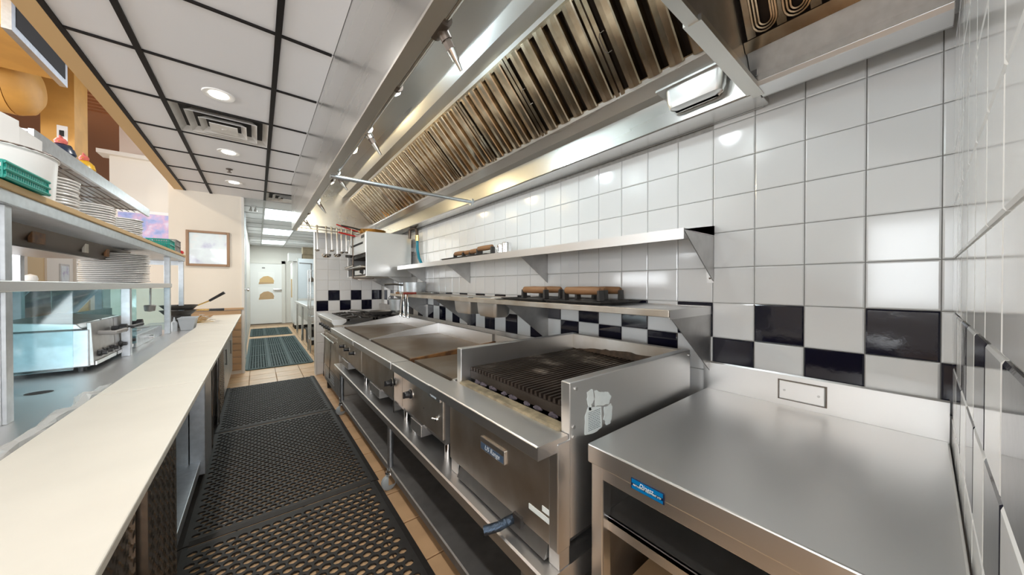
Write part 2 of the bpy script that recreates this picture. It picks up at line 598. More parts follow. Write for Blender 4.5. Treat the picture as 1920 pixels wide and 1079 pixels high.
# wall with the framed picture, planked below
wall_p = structure('wall_picture', MB().box(-0.94, -0.17, 6.3, 6.42, 0, 2.75), M['cream'])
structure('trim_2', MB().box(-0.94, -0.165, 6.27, 6.30, 0.955, 0.985), M['plank'], bev=0.003)
me = MB().box(-0.36, 0.36, -0.016, 0, -0.047, 0.047).mesh('plank', M['plank'])
for k in range(9):
    piece('plank', me, (-0.555, 6.3, 0.1 + 0.1 * k), wall_p)
structure('trim_3', MB().box(-0.185, -0.155, 6.29, 6.43, 0, CZ), M['pale'])
# corridor left wall with its door frame
structure('wall_corridor_left', MB().box(-0.34, -0.19, 6.43, 13.8, 0, 2.75), M['pale'])
structure('trim_4', MB().box(-0.19, -0.16, 6.55, 6.63, 0, CZ).box(-0.19, -0.16, 7.5, 7.58, 0, CZ), M['galv'])
d1 = thing('door_1', None, None, (-0.17, 7.0, 0), kind='structure')
MB().box(-0.188, -0.168, 6.64, 7.49, 0.02, 2.1).obj('door_leaf', M['pale'], d1)
MB().lathe((-0.168, 6.74, 1.25), [(0.028, 0), (0.028, 0.008), (0.012, 0.012), (0.012, 0.03), (0.03, 0.04), (0.03, 0.06), (0.0, 0.066)], 16, 'x').obj('door_knob', M['chrome'], d1, smooth=True)
structure('wall_far', MB().box(-0.34, 3.0, 13.8, 13.95, 0, 2.75), M['pale'])
structure('wall_service_right', MB().box(2.4, 2.55, 5.62, 13.8, 0, 2.75), M['pale'])
structure('wall_service_near', MB().box(XW + 0.15, 2.55, 5.5, 5.62, 0, 2.75), M['pale'])

# ceiling: grid bars and panels
CEIL = structure('ceiling', MB().box(-0.78, 2.6, -5.2, 14.0, CZ + 0.07, CZ + 0.13), M['ceil'])
GX = [-0.78, -0.515, 0.092, 0.698, 1.305, 1.912, 2.5]
GY = [2.1 + 0.605 * k for k in range(-4, 20)]
VENT_CELLS = {(1, 3.3), (2, 5.73)}
LIGHT_CELLS = {(2, 6.94), (2, 7.545), (2, 9.36), (2, 9.965), (2, 11.78), (2, 12.385)}


def cell_in(st, i, y):
    return any(a == i and abs(b - y) < 0.2 for a, b in st)


panel_cache = {}
for i in range(6):
    for y in GY[:-1]:
        if i >= 3 and y < 5.0: continue
        if i == 0 and y > 5.9: continue
        if i == 1 and y > 6.2: x0, x1 = -0.19, GX[2]
        else: x0, x1 = GX[i], GX[i + 1]
        if i == 2 and y < 5.0: x1 = 0.352
        if cell_in(VENT_CELLS, i, y) or cell_in(LIGHT_CELLS, i, y): continue
        w = round(x1 - x0, 3)
        if w not in panel_cache:
            panel_cache[w] = MB().box(-w / 2 + 0.004, w / 2 - 0.004, -0.2985, 0.2985, 0, 0.015).mesh('ceiling_panel', M['ceil'])
        piece('ceiling_panel', panel_cache[w], ((x0 + x1) / 2, y + 0.3025, CZ + 0.006), CEIL)
for x in GX[:4]:
    wd = 0.014 if x > -0.7 else 0.012
    if x > 0.5:
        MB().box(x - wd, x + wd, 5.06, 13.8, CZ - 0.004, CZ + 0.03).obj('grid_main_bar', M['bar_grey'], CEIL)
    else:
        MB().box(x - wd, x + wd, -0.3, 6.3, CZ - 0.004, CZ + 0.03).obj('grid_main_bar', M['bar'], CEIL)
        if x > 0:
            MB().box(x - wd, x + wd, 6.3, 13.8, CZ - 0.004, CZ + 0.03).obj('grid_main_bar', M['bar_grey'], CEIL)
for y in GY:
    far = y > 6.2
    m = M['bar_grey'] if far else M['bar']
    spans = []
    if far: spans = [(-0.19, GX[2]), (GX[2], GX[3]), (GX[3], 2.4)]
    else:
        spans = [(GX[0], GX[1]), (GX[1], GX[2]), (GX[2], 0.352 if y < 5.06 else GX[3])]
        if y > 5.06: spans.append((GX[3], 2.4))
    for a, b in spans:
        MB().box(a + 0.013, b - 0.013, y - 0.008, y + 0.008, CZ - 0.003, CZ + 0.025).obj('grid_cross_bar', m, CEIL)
# tan beam along the open side of the kitchen ceiling
structure('trim_5', MB().box(-0.885, -0.793, -5.0, 6.3, CZ - 0.004, CZ + 0.42), M['tan'])

# dining room beyond the pass
mb = MB()
ye = -5.2
for (a_, b_, c_, d_) in sorted(WIN):
    mb.box(-7.2, -7.05, ye, a_, 0, 4.2).box(-7.2, -7.05, a_, b_, 0, c_).box(-7.2, -7.05, a_, b_, d_, 4.2)
    ye = b_
structure('wall_dining_left', mb.box(-7.2, -7.05, ye, 8.1, 0, 4.2), M['cream_far'])
structure('wall_behind', MB().box(-7.2, -5.0, -5.2, -5.05, 0, 4.2).box(1.2, 3.0, -5.2, -5.05, 0, 4.2).box(-5.0, 1.2, -5.2, -5.05, 0, 0.5).box(-5.0, 1.2, -5.2, -5.05, 2.8, 4.2), M['cream_far'])
structure('wall_kitchen_behind', MB().box(2.4, 2.55, -5.05, -0.18, 0, 2.75), M['pale'])
for n_, (a_, b_, c_, d_) in enumerate(WIN):
    w1 = thing('window_%d' % (n_ + 3), None, None, (-7.1, (a_ + b_) / 2, c_), kind='structure')
    MB().box(-7.14, -7.06, a_, a_ + 0.05, c_, d_).box(-7.14, -7.06, b_ - 0.05, b_, c_, d_).box(-7.14, -7.06, a_, b_, c_, c_ + 0.05).box(-7.14, -7.06, a_, b_, d_ - 0.05, d_).obj('window_frame', M['black'], w1)
    MB().box(-7.105, -7.098, a_ + 0.05, b_ - 0.05, c_ + 0.05, d_ - 0.05).obj('pane', M['glass_clear'], w1)
w2 = thing('window_2', None, None, (-1.9, -5.1, 0.5), kind='structure')
mb = MB()
for k in range(5):
    x = -5.0 + 6.2 * k / 4
    mb.box(x - 0.035, x + 0.035, -5.14, -5.06, 0.5, 2.8)
for z in (0.5, 2.76):
    mb.box(-5.0, 1.2, -5.14, -5.06, z, z + 0.05)
mb.obj('window_frame', M['black'], w2)
for k in range(4):
    a = -5.0 + 1.55 * k
    MB().box(a + 0.035, a + 1.515, -5.105, -5.098, 0.55, 2.76).obj('pane', M['glass_clear'], w2)
structure('ceiling_dining', MB().box(-3.6, -0.885, 4.4, 17.5, 4.1, 4.2), M['orange_dk'])
structure('ceiling_dining_front', MB().box(-7.2, -0.885, -5.2, 4.4, 4.1, 4.2).box(-7.2, -3.6, 4.4, 17.5, 4.1, 4.2), M['cream_far'])
structure('wall_dining_back', MB().box(-1.84, -0.94, 8.0, 8.12, 0, 3.38), M['cream'])
structure('trim_6', MB().box(-1.95, -0.94, 7.90, 8.2, 3.38, 3.44), M['cream'])
structure('wall_dining_upper', MB().box(-1.80, -0.94, 8.3, 8.42, 3.44, 4.1), M['pink'])
structure('wall_hall_left', MB().box(-4.0, -3.85, 8.1, 17.5, 0, 4.1), M['cream'])
structure('wall_hall_end', MB().box(-4.0, -0.3, 17.4, 17.5, 0, 4.1), M['cream'])
structure('wall_hall_corner', MB().box(-7.2, -3.85, 8.0, 8.12, 0, 4.1), M['cream'])
for n, (a, b) in enumerate([(11.65, 12.45), (14.1, 14.9)]):
    d = thing('door_%d' % (n + 2), None, None, (-3.85, (a + b) / 2, 0), kind='structure')
    MB().box(-3.85, -3.80, a - 0.12, a, 0, 2.15).box(-3.85, -3.80, b, b + 0.12, 0, 2.15).box(-3.85, -3.80, a - 0.12, b + 0.12, 2.05, 2.17).obj('door_frame', M['cream'], d)
    MB().box(-3.85, -3.835, a, b, 0.01, 2.05).obj('door_leaf', M['door_tan'], d)
    MB().lathe((-3.835, a + 0.08, 1.05), [(0.03, 0), (0.015, 0.02), (0.03, 0.05), (0, 0.07)], 12, 'x').obj('door_handle', M['castiron'], d, smooth=True)

# ------------------------------------------------------------------ exhaust hood
HY0, HY1 = 0.40, 5.05
hood = thing('exhaust_hood', 'long stainless exhaust hood with brown baffle filters above the griddles', 'hood', (0.95, 2.7, 2.03))
MB().box(0.35, 0.358, HY0 - 2.0, HY1, 2.041, CZ + 0.02).obj('front_panel', M['steel_hood'], hood)
MB().prism([(0.348, 2.03), (0.394, 2.03), (0.394, 2.075), (0.388, 2.075), (0.388, 2.040), (0.348, 2.040)], 'y', HY0 - 2.0, HY1).obj('front_channel', M['steel_soft'], hood)
MB().box(0.358, 0.90, HY0, HY1, 2.59, 2.605).obj('top_panel', M['steel_hood'], hood)
MB().prism([(0.895, 2.61), (0.895, 2.583), (0.945, 2.548), (1.035, 2.562), (1.05, 2.55), (1.075, 2.575), (1.075, 2.61)], 'y', HY0, HY1).obj('upper_rail', M['steel'], hood)
MB().prism([(1.352, 2.232), (1.362, 2.212), (1.405, 2.168), (1.452, 2.16), (1.452, 2.036), (1.456, 2.03), (1.578, 2.03), (1.578, 2.05), (1.47, 2.06), (1.47, 2.21), (1.40, 2.22), (1.385, 2.25)], 'y', HY0 - 0.02, HY1).obj('grease_trough', M['steel_hood'], hood)
MB().box(1.575, 1.59, HY0, HY1, 2.03, CZ).obj('back_panel', M['steel_dull'], hood)
MB().box(0.358, 1.578, HY1 - 0.012, HY1, 2.03, CZ).obj('end_panel', M['steel_hood'], hood)
# divider plate with folded edge, towards the neighbouring hood
MB().box(0.36, 1.57, HY0 - 0.012, HY0, 2.045, 2.60).obj('divider_plate', M['steel_dull'], hood)
MB().box(0.394, 0.93, HY0 - 0.022, HY0 + 0.010, 2.030, 2.045).obj('divider_edge', M['steel_soft'], hood)
MB().box(0.93, 1.475, HY0 - 0.030, HY0 + 0.004, 2.026, 2.045).obj('divider_edge', M['steel_soft'], hood)
MB().box(0.93, 1.475, HY0 + 0.004, HY0 + 0.018, 2.032, 2.045).obj('divider_edge', M['steel_soft'], hood)
# baffle filters on a 45 degree bank
FW = 0.5155
S2 = math.sqrt(0.5)
BX, BZ = 1.372, 2.228
FL = 0.455


def bank(u, v, n):     # u along y, v up the slope, n out of the bank towards the cook
    return (BX - v * S2 - n * S2, u, BZ + v * S2 - n * S2)


def bank_mb(prof, v0, v1):   # prof in (u, n) swept along v
    mb = MB()
    k = len(prof)
    vs = [bank(u, v0, n) for u, n in prof] + [bank(u, v1, n) for u, n in prof]
    fs = [tuple(range(k)), tuple(range(2 * k - 1, k - 1, -1))] + [(i, k + i, k + (i + 1) % k, (i + 1) % k) for i in range(k)]
    return mb.add(vs, fs)


base = (BX, 0, BZ)
frame_mb = MB()
for u0, u1 in ((0.004, 0.024), (FW - 0.024, FW - 0.004)):
    t = bank_mb([(u0, 0), (u1, 0), (u1, 0.016), (u0, 0.016)], 0, FL); frame_mb.add(t.v, t.f)
for v0, v1 in ((0, 0.02), (FL - 0.02, FL)):
    t = bank_mb([(0.004, 0), (FW - 0.004, 0), (FW - 0.004, 0.012), (0.004, 0.012)], v0, v1); frame_mb.add(t.v, t.f)
t = bank_mb([(0.0, -0.05), (FW, -0.05), (FW, -0.045), (0.0, -0.045)], 0, FL)
frame_me = frame_mb.mesh('filter', M['baffle'], base)
back_me = t.mesh('filter_back', M['filter_back'], base)
pitch = (FW - 0.05) / 5
baf = bank_mb([(0.004, -0.010), (0.010, 0.018), (0.015, 0.023), (0.040, 0.026), (0.063, 0.023), (0.068, 0.018), (0.074, -0.010), (0.071, -0.011), (0.064, 0.016), (0.060, 0.019), (0.018, 0.019), (0.014, 0.016), (0.007, -0.011)], 0.012, FL - 0.012)
baf_me = baf.mesh('baffle', M['baffle'], base)
hb = MB()
hp = [(0, 0), (0.022, 0.0), (0.03, 0.012), (0.03, 0.07), (0.022, 0.082), (0, 0.082)]
hb.tube([bank(FW - 0.05 + a * 1.0, 0.19 + b, 0.03) for a, b in hp], 0.0022, 6)
h_me = hb.mesh('filter_handle', M['fitting'], base)
y = HY0 - 0.02
k = 0
while y + FW < HY1 + 0.02:
    f = piece('filter', frame_me, (BX, y, BZ), hood)
    for nm, mm, dy in [('filter_back', back_me, 0)] + [('baffle', baf_me, 0.025 + pitch * q) for q in range(5)] + [('filter_handle', h_me, 0)]:
        o = bpy.data.objects.new(nm, mm); COL.objects.link(o); o.parent = f; o.location = (0, dy, 0)
    y += FW
MB().add([bank(y, 0, 0.01), bank(HY1, 0, 0.01), bank(HY1, FL, 0.01), bank(y, FL, 0.01)], [(0, 1, 2, 3)]).obj('filler_panel', M['steel'], hood)

# light fittings inside the hood
for n, (yb, mm, en, cc) in enumerate([(1.88, 'bulb_cool', 12, (0.78, 0.95, 1.0)), (2.92, 'bulb_warm', 6, (1.0, 0.80, 0.46)), (3.96, 'bulb_warm', 2.5, (1.0, 0.80, 0.46)), (0.84, 'bulb_cool', 5, (0.9, 0.97, 1.0))]):
    h = thing('hood_lamp', ['bright cool white bulb under the hood top, beside the second spray nozzle',
                            'warm glowing bulb under the hood top, short of the cross tube',
                            'warm bulb near the far end of the hood, beyond the cross tube',
                            'cool white bulb at the near end of the hood, by the divider plate'][n], 'lamp', (0.62, yb, 2.59))
    MB().lathe((0.62, yb, 2.59), [(0.05, 0), (0.05, -0.012), (0.028, -0.02), (0.026, -0.06), (0, -0.06)], 20).obj('socket', M['steel_dull'], h, smooth=True)
    MB().lathe((0.62, yb, 2.53), [(0.0, 0.0), (0.018, -0.005), (0.035, -0.045), (0.041, -0.075), (0.034, -0.105), (0.016, -0.12), (0, -0.123)], 20).obj('bulb', M[mm], h, smooth=True)
    lamp('POINT', 'hood_lamp_light', (0.62, yb, 2.36), en, cc, 0.05)

# fire suppression pipe with spray nozzles
pipe = thing('suppression_pipe', 'steel fire suppression pipe with spray nozzles inside the hood front edge', 'pipe', (0.41, 2.7, 2.05))
MB().cyl((0.413, -0.5, 2.062), (0.413, 4.95, 2.062), 0.0125, 14).obj('pipe_run', M['pipe'], pipe, smooth=True)
for yy in (1.22, 2.56, 3.9):
    MB().cyl((0.413, yy - 0.006, 2.062), (0.413, yy + 0.006, 2.062), 0.021, 14).box(0.392, 0.413, yy - 0.006, yy + 0.006, 2.075, 2.09).obj('pipe_clip', M['fitting'], pipe)
for q, yy in enumerate((0.86, 1.66, 2.42, 3.3, 4.3)):
    t = MB().cyl((0.413, yy - 0.035, 2.062), (0.413, yy + 0.035, 2.062), 0.022, 14)
    t.cyl((0.413, yy, 2.062), (0.435, yy, 2.03), 0.017, 12)
    tee = t.obj('tee', M['fitting' if q == 0 else 'pipe'], pipe, smooth=True)
    MB().cyl((0.435, yy, 2.03), (0.449, yy, 2.01), 0.014, 6).obj('nozzle_nut', M['fitting'], tee)
    MB().cyl((0.449, yy, 2.01), (0.466, yy, 1.985), 0.013, 12, 0.010).cyl((0.466, yy, 1.985), (0.482, yy, 1.962), 0.008, 10, 0.005).obj('nozzle', M['chrome'], tee, smooth=True)

tag(MB().cyl((0.37, 2.36, 2.022), (1.45, 2.41, 2.035), 0.014, 14).cyl((1.44, 2.409, 2.035), (1.455, 2.41, 2.035), 0.03, 14).obj('cross_tube', M['galv'], smooth=True), 'grey steel tube crossing under the hood from front edge to trough', 'tube')

# grease cup
cup = thing('grease_cup', 'small stainless grease pan hung under the hood beside the divider plate', 'pan', (1.43, 0.58, 2.07))
mb = MB()
ya, yb_ = 0.475, 0.70
rings = []
for z, g in ((2.16, 0.0), (2.10, 0.004), (2.078, 0.012), (2.068, 0.03)):
    pts = []
    x0, x1, y0, y1 = 1.385 + g, 1.448 - g * 0.2, ya + g, yb_ - g
    rr = 0.022
    for cx, cy, a0 in ((x1 - rr, y1 - rr, 0), (x0 + rr, y1 - rr, 90), (x0 + rr, y0 + rr, 180), (x1 - rr, y0 + rr, 270)):
        for st in range(5):
            a = math.radians(a0 + 22.5 * st)
            pts.append((cx + rr * math.cos(a), cy + rr * math.sin(a), z))
    rings.append(pts)
n = len(rings[0])
vs = [p for r_ in rings for p in r_]
fs = [(j * n + i, j * n + (i + 1) % n, (j + 1) * n + (i + 1) % n, (j + 1) * n + i) for j in range(3) for i in range(n)] + [tuple(range(3 * n, 4 * n))]
mb.add(vs, fs).obj('cup_body', M['steel_x'], cup, smooth=True)
MB().box(1.37, 1.45, ya - 0.035, yb_ + 0.03, 2.158, 2.166).obj('cup_flange', M['steel_dull'], cup)
MB().box(1.36, 1.452, ya - 0.05, ya - 0.036, 2.125, 2.166).obj('cup_hanger', M['steel'], cup)

# neighbouring hood at the near end
h2 = thing('slotted_hood', 'second exhaust hood with slotted filter above the right hand work table', 'hood', (1.2, 0.17, 2.03))
q0, q1 = -0.045, HY0 - 0.014
MB().prism([(1.40, 2.045), (1.41, 2.03), (1.50, 2.03), (1.505, 2.04), (1.505, 2.09), (1.50, 2.09), (1.498, 2.045)], 'y', q0, q1).obj('bottom_lip', M['steel'], h2, bev=0.002)
MB().prism([(1.40, 2.045), (1.385, 2.062), (1.335, 2.135), (1.34, 2.14), (1.39, 2.067), (1.405, 2.05)], 'y', q0, q1).obj('sloping_skirt', M['galv'], h2)
MB().box(1.375, 1.381, q1 - 0.02, q1, 2.055, 2.2).obj('corner_angle', M['steel'], h2)
MB().box(1.50, 1.506, q0, q1, 2.03, CZ).obj('back_panel', M['steel_dull'], h2)
MB().box(0.36, 1.50, q0 - 0.006, q0, 2.06, CZ).obj('end_panel', M['steel_dull'], h2)
MB().box(0.358, 1.50, q0, q1, 2.6, 2.612).obj('top_panel', M['steel_dull'], h2)
# slotted filter
S0 = (1.335, 2.13)
dv = Vector((-0.62, 0.785)).normalized()
nv = Vector((-dv[1], dv[0])) * 1.0
nv = Vector((-0.785, -0.62)).normalized()


def sl(u, v, n):
    return (S0[0] + dv[0] * v + nv[0] * n, u, S0[1] + dv[1] * v + nv[1] * n)


MB().add([sl(q0, 0, -0.03), sl(q1, 0, -0.03), sl(q1, 0.45, -0.03), sl(q0, 0.45, -0.03)], [(0, 1, 2, 3)]).obj('filter_back', M['filter_back'], h2)
ff = MB().add([sl(q0, -0.008, 0.0), sl(q1, -0.008, 0.0), sl(q1, 0.028, 0.0), sl(q0, 0.028, 0.0), sl(q0, -0.008, 0.012), sl(q1, -0.008, 0.012), sl(q1, 0.028, 0.012), sl(q0, 0.028, 0.012)],
            [(0, 1, 2, 3), (4, 7, 6, 5), (0, 4, 5, 1), (1, 5, 6, 2), (2, 6, 7, 3), (3, 7, 4, 0)]).obj('filter_rail', M['baffle'], h2)
for k in range(5):
    uc = q1 - 0.062 - 0.080 * k
    for g in range(3):
        w = 0.031 - 0.0075 * g
        pts = []
        for st in range(9):
            a = math.pi + math.pi * st / 8
            pts.append(sl(uc + w * math.cos(a), 0.035 + w + w * math.sin(a) + g * 0.008, 0.006 - 0.006 * g))
        pts = [sl(uc - w, 0.44, 0.006 - 0.006 * g)] + pts + [sl(uc + w, 0.44, 0.006 - 0.006 * g)]
        MB().tube(pts, 0.0042, 6).obj('slot_rim', M['baffle'], h2, smooth=True)
    for e in (-1, 1):
        ue = uc + e * 0.040
        MB().add([sl(ue - 0.012, 0.03, 0.004), sl(ue + 0.012, 0.03, 0.004), sl(ue + 0.012, 0.45, 0.004), sl(ue - 0.012, 0.45, 0.004)], [(0, 1, 2, 3)]).obj('filter_web', M['baffle'], h2)

# ------------------------------------------------------------------ work table at the right
tb_ = thing('work_table', 'stainless work table with raised back edge in the right corner', 'table', (1.17, 0.27, 0))
ty0, ty1 = -0.048, 0.603
MB().box(0.753, 1.588, ty0, ty1, 0.806, 0.86).obj('table_top', M['steel_x'], tb_, bev=0.004)
MB().prism([(1.586, 0.85), (1.586, 0.975), (1.590, 0.981), (1.603, 0.974), (1.603, 0.85)], 'y', ty0, ty1 + 0.012).obj('upstand', M['steel_x'], tb_)
MB().box(0.765, 0.785, ty0 + 0.02, ty1 - 0.035, 0.768, 0.807).obj('apron', M['steel'], tb_, bev=0.002)
for ya in (ty1 - 0.045, ty0 + 0.005):
    MB().box(0.764, 0.804, ya, ya + 0.04, 0.0, 0.807).obj('leg', M['steel'], tb_, bev=0.004)
    MB().box(1.54, 1.58, ya, ya + 0.04, 0.0, 0.807).obj('leg', M['steel'], tb_, bev=0.004)
MB().box(0.804, 1.54, ty1 - 0.03, ty1 - 0.022, 0.12, 0.806).obj('side_panel', M['steel_dull'], tb_)
MB().box(0.79, 1.54, ty0 + 0.02, ty1 - 0.03, 0.64, 0.655).box(0.79, 0.80, ty0 + 0.02, ty1 - 0.03, 0.615, 0.655).obj('shelf', M['steel'], tb_, bev=0.002)
MB().box(0.79, 1.54, ty0 + 0.02, ty1 - 0.03, 0.16, 0.175).obj('lower_shelf', M['steel_dull'], tb_)
b = MB().box(0.7495, 0.7528, 0.375, 0.462, 0.8005, 0.8285).obj('badge', M['navy'], tb_, bev=0.003)
b['label'] = 'blue enamel maker badge on the table apron'
bx_ = MB().box(0.7488, 0.7496, 0.378, 0.459, 0.8165, 0.8265).box(0.7488, 0.7496, 0.378, 0.459, 0.8025, 0.8095).obj('badge_stripe', M['blue'], b)
RX = (R90, 0, -R90)     # text on a face that looks towards -x
text('Dinetz', 0.0135, M['lettering'], (0.7482, 0.420, 0.8185), RX, b, shear=0.25)
text('RESTAURANT EQUIPMENT LTD', 0.0052, M['lettering'], (0.7484, 0.4185, 0.8128), RX, b)
MB().box(1.5835, 1.5862, 0.211, 0.349, 0.882, 0.958).obj('outlet_shade_gap', M['fitting'], tb_)  # dark rim put in for the shaded gap around the cover
ol = MB().prism([(0.214, 0.885), (0.346, 0.885), (0.346, 0.955), (0.214, 0.955)], 'x', 1.578, 1.586).obj('outlet_cover', M['steel'], tb_, bev=0.004)
for ya in (0.232, 0.328):
    MB().cyl((1.5785, ya, 0.92), (1.576, ya, 0.92), 0.004, 10).obj('screw', M['steel_dull'], ol)
# cardboard boxes below
for n, (x0, x1, y0, y1, z1) in enumerate([(0.86, 1.25, 0.30, 0.53, 0.46), (0.84, 1.2, 0.06, 0.27, 0.50)]):
    bb = thing('cardboard_box', ['brown cardboard box under the work table, beside the left leg', 'brown cardboard box under the work table, towards the tiled end wall'][n], 'box', ((x0 + x1) / 2, (y0 + y1) / 2, 0.175), 'boxes under the work table')
    MB().box(x0, x1, y0, y1, 0.175, z1 - 0.004).obj('carton', M['card'], bb, bev=0.003)
    MB().box(x0, x1, y0, (y0 + y1) / 2 - 0.002, z1 - 0.004, z1).box(x0, x1, (y0 + y1) / 2 + 0.002, y1, z1 - 0.004, z1).obj('flap', M['card'], bb)

# ------------------------------------------------------------------ equipment stand on casters
st = thing('equipment_stand', 'long low stainless stand on casters carrying charbroiler and griddles', 'stand', (1.05, 2.2, 0))
sy0, sy1 = 0.632, 3.76
MB().prism([(0.618, 0.462), (0.622, 0.462), (0.622, 0.500), (1.46, 0.500), (1.46, 0.505), (0.622, 0.507), (0.616, 0.502)], 'y', sy0, sy1).obj('top_shelf', M['steel'], st)
MB().prism([(0.664, 0.105), (0.668, 0.105), (0.668, 0.142), (1.46, 0.142), (1.46, 0.147), (0.668, 0.15), (0.662, 0.145)], 'y', sy0, sy1).obj('under_shelf', M['steel_dull'], st)
for ya in (sy0, sy1 - 0.004):
    MB().box(0.622, 1.46, ya, ya + 0.004, 0.44, 0.5).obj('end_rail', M['steel'], st)


def caster_leg(x, y, parent):
    l = MB().cyl((x, y, 0.115), (x, y, 0.5), 0.0185, 16).obj('leg', M['galv'], parent, smooth=True)
    MB().cyl((x, y, 0.112), (x, y, 0.13), 0.026, 16).lathe((x, y, 0.098), [(0.0, 0), (0.03, 0), (0.034, 0.008), (0.03, 0.016), (0, 0.016)], 16).box(x - 0.02, x + 0.02, y - 0.026, y - 0.022, 0.04, 0.1).box(x - 0.02, x + 0.02, y + 0.022, y + 0.026, 0.04, 0.1).obj('caster_fork', M['chrome'], l, smooth=True)
    MB().lathe((x - 0.012, y - 0.018, 0.046), [(0.018, -0.001), (0.036, 0.0), (0.045, 0.006), (0.045, 0.030), (0.036, 0.036), (0.018, 0.037)], 20, 'y').obj('caster_wheel', M['rubber_grey'], l, smooth=True)
    return l


for yy in (0.78, 2.13, 3.66):
    caster_leg(0.672, yy, st)
    caster_leg(1.42, yy, st)

# ------------------------------------------------------------------ charbroiler
cb = thing('charbroiler', 'charbroiler with ribbed black grate and tall steel side walls', 'grill', (1.05, 0.97, 0.507))
c0, c1 = 0.632, 1.308
MB().prism([(0.586, 0.848), (0.590, 0.848), (0.590, 0.872), (0.708, 0.872), (0.708, 0.885), (0.590, 0.886), (0.586, 0.882)], 'y', c0 + 0.004, c1 + 0.02).obj('front_ledge', M['steel'], cb, bev=0.0015)
MB().box(0.5858, 0.70, c0 + 0.0025, c0 + 0.006, 0.848, 0.8862).obj('ledge_end', M['steel'], cb)
MB().box(0.665, 0.675, c0 + 0.035, c1 - 0.02, 0.562, 0.872).obj('front_panel', M['steel_dirty'], cb)
sp = MB().box(0.71, 1.49, c0, c0 + 0.036, 0.58, 1.036).obj('side_wall', M['steel'], cb, bev=0.003)
MB().box(0.71, 1.49, c1 - 0.036, c1, 0.58, 1.036).obj('side_wall', M['steel'], cb, bev=0.003)
MB().box(1.455, 1.49, c0 + 0.036, c1 - 0.036, 0.58, 1.034).obj('back_wall', M['steel_dirty'], cb)
MB().box(0.66, 0.712, c0, c0 + 0.036, 0.56, 0.872).obj('corner_post', M['steel'], cb, bev=0.003)
MB().box(0.70, 1.46, c0 + 0.036, c1 - 0.036, 0.60, 0.865).obj('firebox', M['steel_dull'], cb)
MB().box(0.700, 0.748, c0 + 0.037, c1 - 0.037, 0.865, 0.893).obj('firebrick_strip', M['ash'], cb, bev=0.006)
MB().box(0.768, 1.45, c0 + 0.037, c1 - 0.037, 0.895, 0.93).obj('grate_bed', M['burnt'], cb)
for k in range(9):
    yy = 0.69 + 0.066 * k + random.uniform(-0.012, 0.012)
    m_ = MB().lathe((0.757, yy, 0.888), [(0, 0), (0.016, 0.002), (0.02, 0.008), (0.012, 0.014), (0, 0.016)], 8, sx=0.5, sy=random.uniform(0.7, 1.4))
    m_.v = [(v[0] + random.uniform(-.003, .003), v[1] + random.uniform(-.004, .004), v[2] + random.uniform(-.002, .002)) for v in m_.v]
    m_.obj('lava_stone', M['coal'], cb)
nb_ = 27
bar_me = MB().prism([(-0.0075, 0.0), (0.0075, 0.0), (0.0045, 0.022), (-0.0045, 0.022)], 'x', -0.345, 0.345).mesh('grate_bar', M['grate'])
for k in range(nb_):
    piece('grate_bar', bar_me, (1.105, c0 + 0.046 + (c1 - c0 - 0.092) * k / (nb_ - 1), 0.928), cb)
MB().box(0.757, 0.764, c0 + 0.037, c1 - 0.037, 0.90, 0.934).obj('grate_front', M['burnt'], cb)
MB().box(0.668, 0.712, c1 - 0.085, c1 - 0.025, 0.507, 0.60).obj('foot', M['steel'], cb, bev=0.003)
MB().box(0.668, 0.712, c0 + 0.002, c0 + 0.045, 0.507, 0.58).obj('foot', M['steel'], cb, bev=0.003)
MB().box(1.40, 1.44, c1 - 0.085, c1 - 0.025, 0.507, 0.60).obj('foot', M['steel'], cb)
MB().box(1.40, 1.44, c0 + 0.002, c0 + 0.045, 0.507, 0.60).obj('foot', M['steel'], cb)
pan = MB().prism([(0.655, 0.515), (0.672, 0.555), (1.35, 0.555), (1.35, 0.515)], 'y', c0 + 0.05, c1 - 0.10).obj('drip_pan', M['steel_dull'], cb)
hd = MB().tube([(0.665, 0.835, 0.548), (0.64, 0.84, 0.545), (0.615, 0.85, 0.535), (0.572, 0.875, 0.525)], 0.0145, 10).obj('taped_pull', M['foil'], pan, smooth=True)
hd['label'] = 'pan pull wrapped in dark foil tape'
MB().box(0.655, 0.668, 0.79, 0.83, 0.54, 0.575).obj('pull_bracket', M['castiron'], pan)
np_ = MB().box(0.657, 0.666, 0.88, 1.03, 0.705, 0.752).obj('name_plate', M['steel'], cb, bev=0.002)
MB().box(0.6562, 0.6572, 0.885, 1.025, 0.709, 0.733).obj('plate_field', M['plate_blue'], np_)
text('US Range', 0.024, M['lettering'], (0.6560, 0.952, 0.721), RX, np_, shear=0.2)
mb = MB()
for (ya, za, yb2, zb) in ((0.66, 0.63, 0.76, 0.622), (0.665, 0.655, 0.70, 0.652)):
    mb.box(0.6635, 0.6652, ya, yb2, za - 0.008, za + 0.008)
mb.obj('worn_tape', M['sticker'], cb)
for x_, z_ in ((0.735, 1.015), (1.475, 1.015), (0.725, 0.905), (0.725, 0.875)):
    MB().cyl((x_, c0, z_), (x_, c0 - 0.004, z_), 0.006, 10).obj('rivet', M['steel_dull'], sp)


def sticker(pts, m_):
    return MB().prism(pts, 'y', c0 - 0.0012, c0 - 0.0004).obj('torn_sticker', m_, sp)


def ragged(pts, amp=0.003, sub=4):
    out = []
    for i in range(len(pts)):
        a = pts[i]; b2 = pts[(i + 1) % len(pts)]
        for k in range(sub):
            t_ = k / sub
            out.append((a[0] + (b2[0] - a[0]) * t_ + random.uniform(-amp, amp), a[1] + (b2[1] - a[1]) * t_ + random.uniform(-amp, amp)))
    return out


